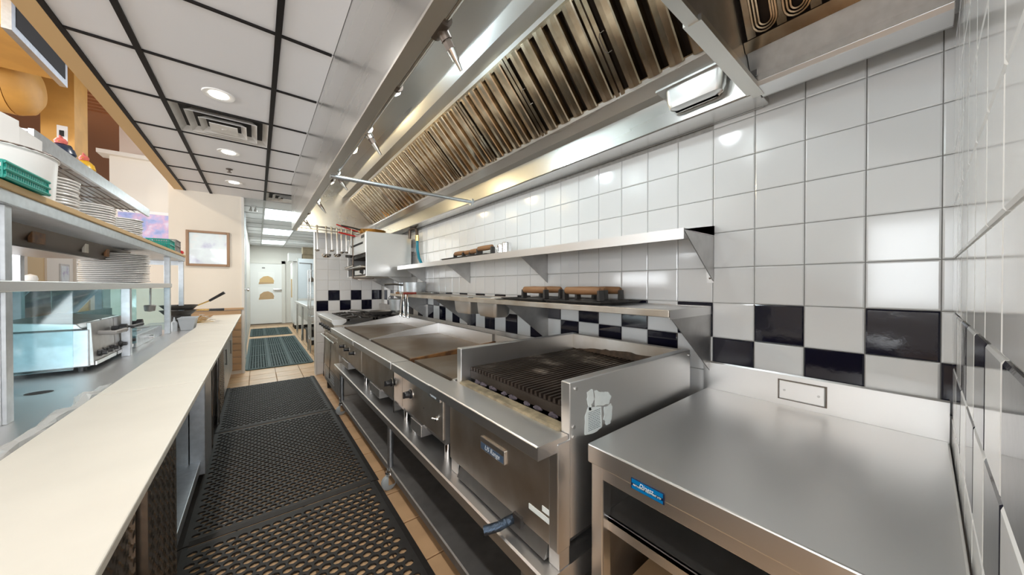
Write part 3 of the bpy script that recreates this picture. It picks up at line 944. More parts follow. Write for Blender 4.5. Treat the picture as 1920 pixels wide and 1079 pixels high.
sticker(ragged([(0.785, 0.995), (0.815, 0.998), (0.822, 0.965), (0.808, 0.955), (0.806, 0.935), (0.795, 0.94), (0.786, 0.965)]), M['sticker'])
sticker(ragged([(0.822, 0.993), (0.86, 0.978), (0.89, 0.972), (0.912, 0.955), (0.895, 0.935), (0.86, 0.935), (0.828, 0.942)]), M['sticker'])
s3 = sticker(ragged([(0.79, 0.948), (0.857, 0.936), (0.858, 0.868), (0.835, 0.862), (0.80, 0.862), (0.776, 0.866), (0.777, 0.92)], 0.0015), M['sticker'])
sticker(ragged([(0.872, 0.93), (0.905, 0.932), (0.915, 0.92), (0.912, 0.885), (0.9, 0.868), (0.882, 0.870), (0.87, 0.89)]), M['sticker'])
mb = MB()
for k in range(11):
    z_ = 0.928 - 0.0055 * k
    x_ = 0.792
    while x_ < 0.848:
        w_ = random.uniform(0.003, 0.009)
        mb.box(x_, min(x_ + w_, 0.85), c0 - 0.0016, c0 - 0.0011, z_, z_ + 0.0022)
        x_ += w_ + 0.002
mb.obj('small_print', M['ink'], s3)

pts = [(c0 + 0.037, 0.93)] + [(c0 + 0.037 + (c1 - c0 - 0.074) * k / 24, 0.962 + 0.022 * math.sin(math.pi * k / 24 + 0.5) + random.uniform(-0.004, 0.004)) for k in range(25)] + [(c1 - 0.037, 0.93)]
MB().prism(pts, 'x', 1.4535, 1.4552).obj('soot_patch', M['soot'], cb)
# ------------------------------------------------------------------ griddles


def knob_mb(x, y, z, r=0.022):
    return MB().lathe((x, y, z), [(r, 0), (r, -0.006), (r * 0.8, -0.010), (r * 0.72, -0.030), (r * 0.6, -0.034), (0, -0.034)], 18, 'x').box(x - 0.042, x - 0.03, y - 0.003, y + 0.003, z - r * 0.7, z + r * 0.7)


def griddle(y0, y1, label, knobs, left_splash, right_splash, rusty=False, back=1.31):
    g = thing('griddle', label, 'griddle', ((0.64 + back) / 2, (y0 + y1) / 2, 0.507), 'flat top griddles on the stand')
    MB().prism([(0.586, 0.843), (0.590, 0.843), (0.590, 0.868), (0.690, 0.868), (0.690, 0.883), (0.590, 0.884), (0.586, 0.880)], 'y', y0 + 0.002, y1 - 0.002).obj('front_ledge', M['steel'], g, bev=0.0015)
    MB().box(0.647, 0.66, y0 + 0.004, y1 - 0.004, 0.625, 0.868).obj('fascia', M['steel_dirty'], g, bev=0.002)
    MB().box(0.66, back, y0 + 0.006, y1 - 0.006, 0.60, 0.862).obj('body', M['steel_dull'], g)
    MB().box(0.712, back - 0.02, y0 + 0.018, y1 - 0.018, 0.862, 0.885).obj('plate', M['griddle'], g)
    MB().box(0.692, 0.711, y0 + 0.02, y1 - 0.02, 0.862, 0.866).obj('grease_gutter', M['burnt'], g)
    if left_splash:
        MB().prism([(0.70, 0.86), (0.70, 0.886), (back - 0.012, 0.976), (back, 0.976), (back, 0.86)], 'y', y1 - 0.018, y1 - 0.002).obj('side_splash', M['steel'], g)
    if right_splash:
        MB().prism([(0.70, 0.86), (0.70, 0.887), (back - 0.012, 0.925 if rusty else 0.97), (back, 0.925 if rusty else 0.97), (back, 0.86)], 'y', y0 + 0.002, y0 + 0.018).obj('side_splash', M['rust' if rusty else 'steel'], g)
    MB().box(back - 0.02, back, y0 + 0.018, y1 - 0.018, 0.86, 0.976).obj('back_splash', M['steel'], g)
    for ky, kz, kr in knobs:
        kk = MB().lathe((0.647, ky, kz), [(kr * 1.25, 0), (kr * 1.25, -0.003), (0, -0.003)], 18, 'x').obj('dial', M['steel'], g, smooth=True)
        knob_mb(0.644, ky, kz, kr).obj('knob', M['black'], kk, smooth=True)
    for fx in (0.70, back - 0.06):
        for fy in (y0 + 0.06, y1 - 0.06):
            MB().cyl((fx, fy, 0.507), (fx, fy, 0.60), 0.016, 12).obj('foot', M['chrome'], g, smooth=True)
    MB().box(0.64, 0.95, y0 + (y1 - y0) * 0.45, y0 + (y1 - y0) * 0.72, 0.555, 0.615).obj('grease_drawer', M['steel_dull'], g, bev=0.003)
    return g


gC = griddle(1.318, 1.838, 'narrow flat griddle right against the charbroiler', [(1.70, 0.735, 0.024)], False, True)
MB().box(0.640, 0.648, 1.34, 1.47, 0.79, 0.812).obj('name_strip', M['steel_dull'], gC, bev=0.001)
text('US RANGE', 0.012, M['lettering'], (0.6392, 1.405, 0.801), RX, gC)
MB().cyl((0.647, 1.39, 0.70), (0.622, 1.39, 0.712), 0.004, 8).lathe((0.647, 1.39, 0.70), [(0.01, 0), (0.01, -0.004), (0, -0.004)], 10, 'x').obj('toggle', M['chrome'], gC)
for ya, za in ((1.50, 0.80), (1.53, 0.71), (1.60, 0.82)):
    MB().cyl((0.6475, ya, za), (0.645, ya, za), 0.004, 8).obj('screw', M['castiron'], gC)
gB = griddle(1.85, 2.752, 'wide flat griddle with rusty grease along its near edge, middle of the line', [(2.02, 0.72, 0.022)], True, True, True)
MB().lathe((0.647, 1.96, 0.81), [(0.034, 0), (0.032, -0.003), (0, -0.003)], 24, 'x', sx=1.0, sy=0.45).obj('maker_plate', M['steel_dull'], gB, smooth=True)
gA = griddle(2.765, 3.76, 'flat griddle next to the burner range', [(3.0, 0.74, 0.018), (3.2, 0.74, 0.018), (3.4, 0.74, 0.018)], True, False)
# steel bridging pieces between units
tag(MB().box(0.60, 0.655, 1.836, 1.853, 0.60, 0.842).obj('joint_cover', M['chrome']), 'bright vertical cover strip between two griddle fronts', 'trim')

# ------------------------------------------------------------------ burner range
rg = thing('gas_range', 'gas range with cast iron burner grates at the far end of the line', 'range', (1.0, 4.3, 0))
r0, r1 = 3.78, 4.80
MB().prism([(0.600, 0.93), (0.604, 0.958), (0.74, 0.958), (0.74, 0.93), (0.70, 0.90), (0.62, 0.90)], 'y', r0, r1).obj('front_ledge', M['steel'], rg, bev=0.002)
MB().prism([(0.62, 0.90), (0.70, 0.90), (0.70, 0.76), (0.665, 0.76)], 'y', r0 + 0.01, r1 - 0.01).obj('control_panel', M['steel_dirty'], rg)
MB().box(0.69, 1.36, r0 + 0.005, r1 - 0.005, 0.12, 0.90).obj('body', M['steel_dirty'], rg)
MB().box(0.69, 1.36, r0 + 0.002, r1 - 0.002, 0.90, 0.928).obj('top', M['castiron'], rg)
od = MB().box(0.672, 0.69, r0 + 0.03, r1 - 0.03, 0.32, 0.74).obj('oven_door', M['steel_dirty'], rg, bev=0.004)
MB().cyl((0.635, r0 + 0.08, 0.70), (0.635, r1 - 0.08, 0.70), 0.011, 12).cyl((0.635, r0 + 0.12, 0.70), (0.675, r0 + 0.12, 0.70), 0.008, 8).cyl((0.635, r1 - 0.12, 0.70), (0.675, r1 - 0.12, 0.70), 0.008, 8).obj('door_handle', M['chrome'], od, smooth=True)
kp = MB().box(0.676, 0.69, r0 + 0.02, r1 - 0.02, 0.12, 0.31).obj('kick_panel', M['steel_dull'], rg)
mb = MB()
for i in range(14):
    for j in range(4):
        yy = r0 + 0.35 + 0.04 * i
        mb.box(0.6745, 0.677, yy, yy + 0.022, 0.17 + 0.03 * j, 0.182 + 0.03 * j)
mb.obj('vent_slots', M['galv'], kp)
for yy in (r0 + 0.08, r1 - 0.08):
    for xx in (0.72, 1.3):
        MB().cyl((xx, yy, 0), (xx, yy, 0.12), 0.022, 12, 0.028).obj('foot', M['castiron'], rg, smooth=True)
for k in range(6):
    yy = r0 + 0.12 + 0.155 * k
    knob_mb(0.645, yy, 0.835, 0.023).obj('knob', M['black'], rg, smooth=True)
for i in range(2):
    for j in range(3):
        x0 = 0.76 + 0.29 * i; y0 = r0 + 0.03 + 0.325 * j
        mb = MB()
        mb.box(x0, x0 + 0.27, y0, y0 + 0.016, 0.936, 0.956).box(x0, x0 + 0.27, y0 + 0.29, y0 + 0.306, 0.936, 0.956)
        mb.box(x0, x0 + 0.016, y0, y0 + 0.306, 0.936, 0.956).box(x0 + 0.254, x0 + 0.27, y0, y0 + 0.306, 0.936, 0.956)
        for a in range(8):
            an = a * math.pi / 4
            cx, cy = x0 + 0.135, y0 + 0.153
            ux, uy = math.cos(an), math.sin(an)
            p = (cx + ux * 0.045, cy + uy * 0.045, 0.968); q_ = (cx + ux * 0.135, cy + uy * 0.145, 0.955)
            mb.cyl(p, q_, 0.007, 6)
        for cx, cy in ((x0 + .01, y0 + .01), (x0 + .26, y0 + .01), (x0 + .01, y0 + .296), (x0 + .26, y0 + .296)):
            mb.box(cx - 0.008, cx + 0.008, cy - 0.008, cy + 0.008, 0.926, 0.94)
        gr = mb.obj('burner_grate', M['castiron'], rg)
        MB().lathe((x0 + 0.135, y0 + 0.153, 0.928), [(0.055, 0), (0.055, 0.01), (0.04, 0.012), (0.038, 0.022), (0, 0.024)], 18).obj('burner', M['castiron'], gr, smooth=True)
MB().box(1.36, 1.39, r0, r1, 0.12, 1.06).obj('back_riser', M['steel_dull'], rg)
# utensils hanging on the oven handle
for k, (yy, ln) in enumerate([(3.95, 0.34), (4.35, 0.40)]):
    f_ = thing('roasting_fork', ['long steel fork hanging from the oven handle at its near end', 'long steel fork hanging aslant from the middle of the oven handle'][k], 'fork', (0.62, yy, 0.70 - ln), 'forks on the oven handle')
    MB().tube([(0.635, yy, 0.722), (0.622, yy, 0.722), (0.619, yy, 0.70), (0.612, yy + 0.05, 0.70 - ln)], 0.004, 8).obj('shaft', M['chrome'], f_, smooth=True)
    MB().tube([(0.612, yy + 0.03, 0.70 - ln - 0.06), (0.612, yy + 0.035, 0.70 - ln), (0.612, yy + 0.065, 0.70 - ln), (0.612, yy + 0.07, 0.70 - ln - 0.06)], 0.003, 6).obj('tines', M['castiron'], f_, smooth=True)

# ------------------------------------------------------------------ wall shelves
ws = thing('wall_shelf', 'upper solid stainless wall shelf on triangular brackets', 'shelf', (1.45, 2.2, 1.34))
MB().prism([(1.300, 1.500), (1.303, 1.500), (1.303, 1.538), (1.598, 1.538), (1.598, 1.584), (1.601, 1.584), (1.601, 1.541), (1.300, 1.543)], 'y', 0.578, 3.85).obj('shelf_board', M['steel'], ws)
for yy in (0.58, 1.63, 2.68, 3.73):
    br = MB().prism([(1.31, 1.537), (1.60, 1.537), (1.60, 1.335)], 'y', yy, yy + 0.004).obj('bracket', M['steel_dull'], ws)
    MB().box(1.597, 1.60, yy, yy + 0.03, 1.33, 1.58).obj('bracket_foot', M['steel'], br)
    for zz in (1.35, 1.565):
        MB().cyl((1.597, yy + 0.015, zz), (1.593, yy + 0.015, zz), 0.004, 8).obj('bolt', M['fitting'], br)
s2 = thing('slatted_shelf', 'lower stainless wall shelf with slatted near end above the grill', 'shelf', (1.4, 2.2, 1.03))
MB().box(1.205, 1.215, 0.588, 3.82, 1.198, 1.226).obj('front_rail', M['steel_dirty'], s2, bev=0.002)
MB().box(1.215, 1.60, 0.588, 0.594, 1.19, 1.226).obj('end_rail', M['steel'], s2)
MB().box(1.595, 1.601, 0.588, 3.82, 1.198, 1.226).obj('back_rail', M['steel'], s2)
for k in range(8):
    xx = 1.228 + 0.048 * k
    MB().box(xx, xx + 0.034, 0.594, 1.62, 1.212, 1.222).obj('slat', M['steel'], s2)
MB().box(1.215, 1.595, 1.62, 3.82, 1.215, 1.222).obj('shelf_board', M['steel_dirty'], s2)
for yy in (0.59, 1.625, 2.67, 3.715):
    MB().prism([(1.22, 1.20), (1.60, 1.20), (1.60, 0.93)], 'y', yy, yy + 0.004).obj('bracket', M['steel_dull'], s2)

# hanging inset pans
for n, yy in enumerate((1.88, 2.22)):
    p_ = thing('inset_pan', ['square stainless inset pan in the lower shelf, nearer the charbroiler', 'square stainless inset pan in the lower shelf, nearer the range'][n], 'pan', (1.30, yy, 1.09), 'inset pans in the lower shelf')
    rings = []
    for z, hx, hy, rr in ((1.229, 0.085, 0.135, 0.02), (1.226, 0.072, 0.122, 0.02), (1.12, 0.066, 0.114, 0.025), (1.10, 0.055, 0.103, 0.03)):
        pts = []
        for cx, cy, a0 in ((1, 1, 0), (-1, 1, 90), (-1, -1, 180), (1, -1, 270)):
            for st_ in range(5):
                a = math.radians(a0 + 22.5 * st_)
                pts.append((1.31 + cx * (hx - rr) + rr * math.cos(a), yy + cy * (hy - rr) + rr * math.sin(a), z))
        rings.append(pts)
    n_ = len(rings[0])
    MB().add([p for r_ in rings for p in r_], [(j * n_ + i, (j + 1) * n_ + i, (j + 1) * n_ + (i + 1) % n_, j * n_ + (i + 1) % n_) for j in range(3) for i in range(n_)] + [tuple(range(4 * n_ - 1, 3 * n_ - 1, -1))]).obj('pan_body', M['steel_x'], p_, smooth=True)
    MB().tube([(1.31 + sx * 0.083, yy + sy * 0.133, 1.229) for sx, sy in ((1, 1), (-1, 1), (-1, -1), (1, -1))], 0.004, 6, closed=True).obj('pan_rim', M['steel'], p_)


# bacon presses on sheet pans
def press(loc, label, group, rz=0.0, ln=0.16):
    t_ = thing('bacon_press', label, 'press', loc, group)
    x, y, z = loc
    MB().box(x - 0.06, x + 0.06, y - 0.10, y + 0.10, z, z + 0.010).obj('press_plate', M['castiron'], t_, bev=0.003)
    for s_ in (-1, 1):
        MB().prism([(y + s_ * ln / 2 - 0.009, z + 0.010), (y + s_ * ln / 2 + 0.009, z + 0.010), (y + s_ * ln / 2 + 0.006, z + 0.062), (y + s_ * ln / 2 - 0.006, z + 0.062)], 'x', x - 0.018, x + 0.018).obj('post', M['castiron'], t_, bev=0.003)
    MB().lathe((x, y - ln / 2, z + 0.060), [(0.013, 0), (0.019, 0.008), (0.021, ln / 2), (0.019, ln - 0.008), (0.013, ln)], 16, 'y').obj('grip', M['wood'], t_, smooth=True)
    t_.rotation_euler = (0, 0, rz)
    return t_


def sheet_pan(x0, x1, y0, y1, z, label, group, m_='castiron'):
    t_ = thing('sheet_pan', label, 'tray', ((x0 + x1) / 2, (y0 + y1) / 2, z), group)
    MB().box(x0 + 0.015, x1 - 0.015, y0 + 0.015, y1 - 0.015, z, z + 0.003).obj('tray_base', M[m_], t_)
    mb = MB()
    a = [(x0 + .015, y0 + .015, z), (x1 - .015, y0 + .015, z), (x1 - .015, y1 - .015, z), (x0 + .015, y1 - .015, z)]
    b_ = [(x0, y0, z + 0.014), (x1, y0, z + 0.014), (x1, y1, z + 0.014), (x0, y1, z + 0.014)]
    c_ = [(x0, y0, z + 0.011), (x1, y0, z + 0.011), (x1, y1, z + 0.011), (x0, y1, z + 0.011)]
    mb.add(a + b_ + c_, [(i, (i + 1) % 4, 4 + (i + 1) % 4, 4 + i) for i in range(4)] + [(4 + i, 4 + (i + 1) % 4, 8 + (i + 1) % 4, 8 + i) for i in range(4)])
    mb.obj('tray_rim', M[m_], t_)
    return t_


zs = 1.228
sheet_pan(1.215, 1.56, 0.90, 1.27, zs, 'dark sheet pan holding presses on the slatted end of the shelf', 'sheet pans on the lower shelf')
sheet_pan(1.215, 1.56, 1.28, 1.66, zs, 'dark sheet pan holding presses, further along the lower shelf', 'sheet pans on the lower shelf')
gp = 'bacon presses on the lower shelf'
press((1.285, 1.065, zs + 0.004), 'front wooden grip bacon press at the near end of the lower shelf', gp, 0.0, 0.22)
press((1.40, 1.10, zs + 0.004), 'wooden grip bacon press in the middle behind the front one', gp, 0.0, 0.18)
press((1.50, 1.07, zs + 0.004), 'bacon press farthest right, against the wall on the lower shelf', gp, 0.0, 0.17)
press((1.285, 1.42, zs + 0.004), 'front bacon press on the farther sheet pan of the lower shelf', gp, 0.0, 0.19)
press((1.43, 1.43, zs + 0.004), 'bacon press behind the front one on the farther sheet pan', gp, 0.0, 0.17)
zu = 1.546
sheet_pan(1.33, 1.59, 2.08, 2.76, zu, 'thin dark sheet pan lying on the upper shelf', 'sheet pans on the upper shelf')
gp = 'bacon presses on the upper shelf'
press((1.40, 2.12, zu + 0.004), 'nearest and largest bacon press on the upper shelf', gp, 0, 0.20)
press((1.46, 2.36, zu + 0.004), 'second bacon press on the upper shelf, counted from the steel jars', gp)
press((1.48, 2.52, zu + 0.004), 'third bacon press on the upper shelf, counted from the steel jars', gp)
press((1.46, 2.64, zu + 0.004), 'farthest bacon press on the upper shelf', gp)
for n, (xx, yy) in enumerate([(1.44, 1.90), (1.47, 2.0)]):
    t_ = thing('shaker', ['steel shaker on the upper shelf, in front', 'steel shaker on the upper shelf, half hidden behind the other'][n], 'shaker', (xx, yy, 1.543), 'steel shakers on the upper shelf')
    MB().lathe((xx, yy, 1.543), [(0.033, 0), (0.034, 0.07), (0.034, 0.072)], 22).obj('shaker_body', M['chrome'], t_, smooth=True)
    MB().lathe((xx, yy, 1.615), [(0.036, 0), (0.036, 0.012), (0.03, 0.018), (0, 0.020)], 22).obj('shaker_lid', M['chrome'], t_, smooth=True)
    MB().tube([(xx - 0.03, yy + 0.02, 1.60), (xx - 0.05, yy + 0.04, 1.595), (xx - 0.05, yy + 0.04, 1.565), (xx - 0.03, yy + 0.02, 1.56)], 0.003, 6).obj('shaker_handle', M['chrome'], t_, smooth=True)

# pots and tools at the far end of the lower shelf
pot = thing('saucepan', 'dented aluminium saucepan on the far end of the lower shelf', 'pan', (1.42, 3.62, 1.226))
MB().lathe((1.42, 3.62, 1.226), [(0.105, 0), (0.118, 0.01), (0.13, 0.125), (0.136, 0.128), (0.126, 0.125), (0.112, 0.012), (0, 0.008)], 28).obj('pan_body', M['galv'], pot, smooth=True)
MB().tube([(1.30, 3.66, 1.32), (1.22, 3.70, 1.33), (1.12, 3.74, 1.325)], 0.010, 8).obj('handle', M['black'], pot, smooth=True)
cp = thing('steel_beaker', 'tall grey steel beaker beside the saucepan', 'beaker', (1.34, 3.78, 1.226))
MB().lathe((1.34, 3.78, 1.226), [(0.05, 0), (0.055, 0.12), (0.058, 0.122), (0.051, 0.12), (0.046, 0.01), (0, 0.008)], 20).obj('beaker_body', M['galv'], cp, smooth=True)
MB().tube([(1.29, 3.75, 1.33), (1.265, 3.74, 1.32), (1.265, 3.74, 1.26), (1.292, 3.75, 1.25)], 0.004, 6).obj('beaker_handle', M['galv'], cp, smooth=True)
for n, (yy, m_) in enumerate([(3.3, 'steel'), (3.42, 'wood'), (3.2, 'darkred')]):
    t_ = thing('spatula', ['steel handled spatula lying on the lower shelf', 'wooden handled turner lying on the lower shelf', 'red handled turner lying on the lower shelf'][n], 'spatula', (1.35, yy, 1.226), 'turners on the lower shelf')
    MB().box(1.42, 1.56, yy - 0.045, yy + 0.045, 1.240, 1.242).obj('blade', M['chrome'], t_)
    MB().cyl((1.43, yy, 1.241), (1.26, yy, 1.236), 0.005, 8).obj('shank', M['chrome'], t_)
    MB().cyl((1.27, yy, 1.237), (1.14, yy, 1.237), 0.011, 10).obj('grip', M[m_], t_, smooth=True)
for n, yy in enumerate((3.36, 3.24)):
    t_ = thing('tongs', ['steel tongs hanging open from the lower shelf, far pair', 'steel tongs hanging from the lower shelf rail, near pair'][n], 'tongs', (1.19, yy, 0.99), 'tongs on the lower shelf rail')
    for s_ in (-1, 1):
        MB().tube([(1.203, yy, 1.245), (1.19, yy + s_ * 0.012, 1.23), (1.188, yy + s_ * 0.045, 1.10), (1.186, yy + s_ * 0.05, 1.02)], 0.006, 8).lathe((1.186, yy + s_ * 0.05, 0.985), [(0, 0), (0.016, 0.006), (0.016, 0.03), (0.006, 0.045)], 10).obj('tong_arm', M['chrome'], t_, smooth=True)
b2 = thing('steel_bowl', 'round steel bowl hanging behind the tongs at the far shelf end', 'bowl', (1.30, 3.80, 0.98))
MB().lathe((1.30, 3.80, 1.0), [(0.06, 0), (0.095, 0.03), (0.115, 0.16), (0.12, 0.162), (0.108, 0.15), (0.09, 0.035), (0, 0.01)], 24).obj('bowl_body', M['galv'], b2, smooth=True)
MB().tube([(1.30 + 0.115 * math.cos(a), 3.80 + 0.115 * math.sin(a), 1.16 + 0.05 * math.sin(a / 1.0) ** 2) for a in [math.pi * k / 8 for k in range(9)]], 0.004, 6).obj('bail', M['galv'], b2)
sk = thing('frying_pan', 'steel frying pan resting on the range burners, handle to the front', 'pan', (1.16, 4.0, 0.97))
MB().lathe((1.16, 4.0, 0.97), [(0.10, 0), (0.11, 0.004), (0.15, 0.045), (0.154, 0.045), (0.115, 0.008), (0, 0.005)], 26).obj('pan_body', M['steel_dull'], sk, smooth=True)
MB().tube([(1.02, 3.97, 1.01), (0.93, 3.95, 1.03), (0.80, 3.92, 1.045)], 0.009, 8).obj('handle', M['steel_dull'], sk, smooth=True)

# ------------------------------------------------------------------ salamander broiler on the wall
sa = thing('salamander_broiler', 'wall mounted salamander broiler with plain steel side', 'broiler', (1.28, 4.5, 1.42))
a0, a1 = 3.98, 4.95
x0, x1 = 0.985, 1.52
MB().box(x0, x1, a0, a0 + 0.02, 1.42, 1.945).obj('side_panel', M['steel_x'], sa, bev=0.004)
MB().box(x0, x1, a1 - 0.02, a1, 1.42, 1.945).obj('side_panel', M['steel_x'], sa, bev=0.004)
MB().box(x0 + 0.01, x1, a0 + 0.02, a1 - 0.02, 1.93, 1.945).obj('top_panel', M['steel_x'], sa)
MB().box(x1 - 0.02, x1, a0 + 0.02, a1 - 0.02, 1.42, 1.93).obj('back_panel', M['steel_dull'], sa)
MB().box(x0 + 0.02, x1 - 0.02, a0 + 0.02, a1 - 0.02, 1.42, 1.435).obj('bottom_panel', M['steel_dirty'], sa)
fr = MB().box(x0 - 0.004, x0 + 0.03, a0 + 0.02, a1 - 0.02, 1.70, 1.93).obj('front_panel', M['steel'], sa, bev=0.003)
MB().box(x0 - 0.006, x0 - 0.003, a0 + 0.12, a1 - 0.25, 1.81, 1.835).obj('vent_slot', M['dark'], fr)
MB().box(x0 - 0.006, x0 - 0.003, a0 + 0.06, a0 + 0.2, 1.88, 1.915).obj('vent_grille', M['led'], fr)
MB().box(x0 + 0.03, x1 - 0.02, a0 + 0.02, a1 - 0.02, 1.66, 1.70).obj('burner_deck', M['burnt'], sa)
rk = MB().box(x0 - 0.05, x1 - 0.06, a0 + 0.04, a1 - 0.04, 1.525, 1.545).obj('rack_tray', M['steel_dirty'], sa, bev=0.003)
MB().cyl((x0 - 0.06, a0 + 0.03, 1.535), (x0 - 0.06, a1 - 0.03, 1.535), 0.012, 10).obj('rack_bar', M['pipe'], rk, smooth=True)
MB().cyl((x0 - 0.075, a0 + 0.28, 1.55), (x0 - 0.16, a0 + 0.32, 1.52), 0.012, 10).obj('lift_lever', M['chrome'], rk, smooth=True)
MB().box(x0 - 0.01, x0 + 0.02, a0 + 0.05, a0 + 0.5, 1.445, 1.50).obj('drip_drawer', M['steel_x'], sa, bev=0.003)
MB().lathe((x0 - 0.01, a0 + 0.12, 1.48), [(0.03, 0), (0.03, -0.008), (0.02, -0.012), (0.018, -0.03), (0, -0.03)], 16, 'x').obj('knob', M['black'], sa, smooth=True)
for yy in (a0 + 0.01, a1 - 0.05):
    MB().prism([(x0 + 0.25, 1.42), (1.60, 1.42), (1.60, 1.24), (1.58, 1.24)], 'y', yy, yy + 0.03).obj('wall_bracket', M['steel_dull'], sa)
MB().box(1.52, 1.60, a0 + 0.1, a1 - 0.1, 1.75, 1.80).obj('wall_bracket', M['steel_dull'], sa)
lab = MB().box(1.14, 1.20, a0 + 0.12, a0 + 0.38, 1.62, 1.645).obj('red_rag', M['red'], sa, bev=0.008)
# copper pan on top
cpn = thing('copper_pan', 'copper rimmed frying pan on top of the salamander', 'pan', (1.12, 4.25, 1.945))
MB().lathe((1.12, 4.25, 1.945), [(0.13, 0), (0.14, 0.006), (0.16, 0.05), (0.165, 0.05), (0.146, 0.01), (0, 0.006)], 28).obj('pan_body', M['copper'], cpn, smooth=True)
MB().tube([(0.97, 4.2, 1.985), (0.90, 4.18, 1.995), (0.76, 4.14, 2.005)], 0.010, 8).obj('handle', M['castiron'], cpn, smooth=True)
# gas pipe and blue hose
gs = thing('gas_hose', 'blue coated gas hose dropping from an iron elbow beside the salamander', 'hose', (1.55, 3.9, 1.56))
MB().tube([(1.5, 3.98, 1.90), (1.5, 3.98, 2.0), (1.51, 3.95, 2.02), (1.53, 3.88, 2.02), (1.54, 3.85, 2.0), (1.54, 3.84, 1.92)], 0.018, 10).obj('iron_elbow', M['fitting'], gs, smooth=True)
MB().cyl((1.54, 3.84, 1.93), (1.54, 3.84, 1.86), 0.022, 8).obj('brass_union', M['brass'], gs)
MB().tube([(1.54, 3.84, 1.87), (1.54, 3.835, 1.76), (1.545, 3.80, 1.65), (1.555, 3.72, 1.556)], 0.017, 10).obj('hose_tube', M['hose'], gs, smooth=True)

# ------------------------------------------------------------------ ladle rack under the hood end
ub = thing('utensil_rail', 'steel utensil rail hanging under the far end of the hood', 'rail', (0.8, 4.6, 2.0))
MB().cyl((0.40, 4.6, 2.045), (1.10, 4.6, 2.015), 0.010, 12).obj('rail_bar', M['chrome'], ub, smooth=True)
MB().cyl((0.40, 4.57, 2.005), (1.05, 4.57, 1.98), 0.006, 10).obj('rail_bar', M['pipe'], ub, smooth=True)
MB().cyl((0.42, 4.6, 2.04), (0.42, 4.6, 2.16), 0.008, 10).obj('hanger', M['fitting'], ub)
MB().cyl((0.98, 4.6, 1.40), (0.98, 4.6, 2.02), 0.011, 12).obj('upright', M['fitting'], ub, smooth=True)
MB().tube([(0.98, 4.6, 1.41), (1.0, 4.5, 1.40), (1.15, 4.3, 1.40)], 0.010, 10).obj('lower_bar', M['fitting'], ub, smooth=True)
lad = [(0.575, 0.30, 0.03, 'leftmost small ladle on the rail under the hood'), (0.67, 0.37, 0.055, 'largest ladle with a wide steel bowl on the rail'),
       (0.73, 0.29, 0.03, 'small ladle just right of the largest one'), (0.79, 0.35, 0.046, 'second largest ladle, in the middle of the rail'),
       (0.84, 0.30, 0.03, 'small ladle right of the second largest one'), (0.895, 0.29, 0.026, 'smallest ladle next to the red tongs')]
for n, (xx, ln, rr, lb) in enumerate(lad):
    zt = 2.036 - (xx - 0.4) * 0.043
    t_ = thing('ladle', lb, 'ladle', (xx, 4.585, zt - ln), 'ladles on the utensil rail')
    MB().tube([(xx, 4.61, zt + 0.0), (xx, 4.605, zt + 0.02), (xx, 4.585, zt + 0.02), (xx, 4.58, zt), (xx + 0.004, 4.58, zt - ln + rr)], 0.009, 8).obj('handle', M['bright'], t_, smooth=True)
    MB().lathe((xx, 4.575 - rr * 0.3, zt - ln), [(0, 0), (rr * 0.6, rr * 0.12), (rr * 0.92, rr * 0.42), (rr, rr * 0.85), (rr * 0.96, rr * 0.85), (rr * 0.85, rr * 0.45), (0, rr * 0.15)], 20).obj('ladle_bowl', M['chrome'], t_, smooth=True)
t_ = thing('red_tongs', 'red handled tongs hooked over the utensil rail', 'tongs', (0.95, 4.58, 1.70))
MB().tube([(0.78, 4.55, 2.08), (0.95, 4.57, 2.035), (1.03, 4.58, 2.02)], 0.008, 8).obj('grip', M['red'], t_, smooth=True)
MB().tube([(0.80, 4.55, 1.985), (0.92, 4.56, 1.965), (1.0, 4.57, 1.955)], 0.009, 8).obj('grip', M['red'], t_, smooth=True)
MB().tube([(0.955, 4.57, 2.04), (0.95, 4.57, 1.95), (0.925, 4.57, 1.72)], 0.008, 8).obj('tong_arm', M['chrome'], t_, smooth=True)
t_ = thing('strainer', 'small round wire strainer hanging beside the red tongs', 'strainer', (0.92, 4.6, 1.67))
MB().tube([(0.955, 4.6, 2.03), (0.93, 4.59, 1.72)], 0.004, 8).obj('handle', M['chrome'], t_, smooth=True)
MB().lathe((0.925, 4.58, 1.675), [(0.036, 0), (0.04, 0.03), (0.042, 0.03), (0.038, 0)], 18).obj('strainer_cup', M['castiron'], t_, smooth=True)
t_ = thing('grill_brush', 'grill brush with steel handle lying on the lower bar below the salamander', 'brush', (1.15, 4.28, 1.37))
MB().cyl((1.0, 4.42, 1.385), (1.16, 4.22, 1.385), 0.010, 8).obj('handle', M['steel_dull'], t_, smooth=True)
MB().box(1.13, 1.19, 4.10, 4.22, 1.365, 1.40).obj('brush_head', M['greyplastic'], t_, bev=0.004)

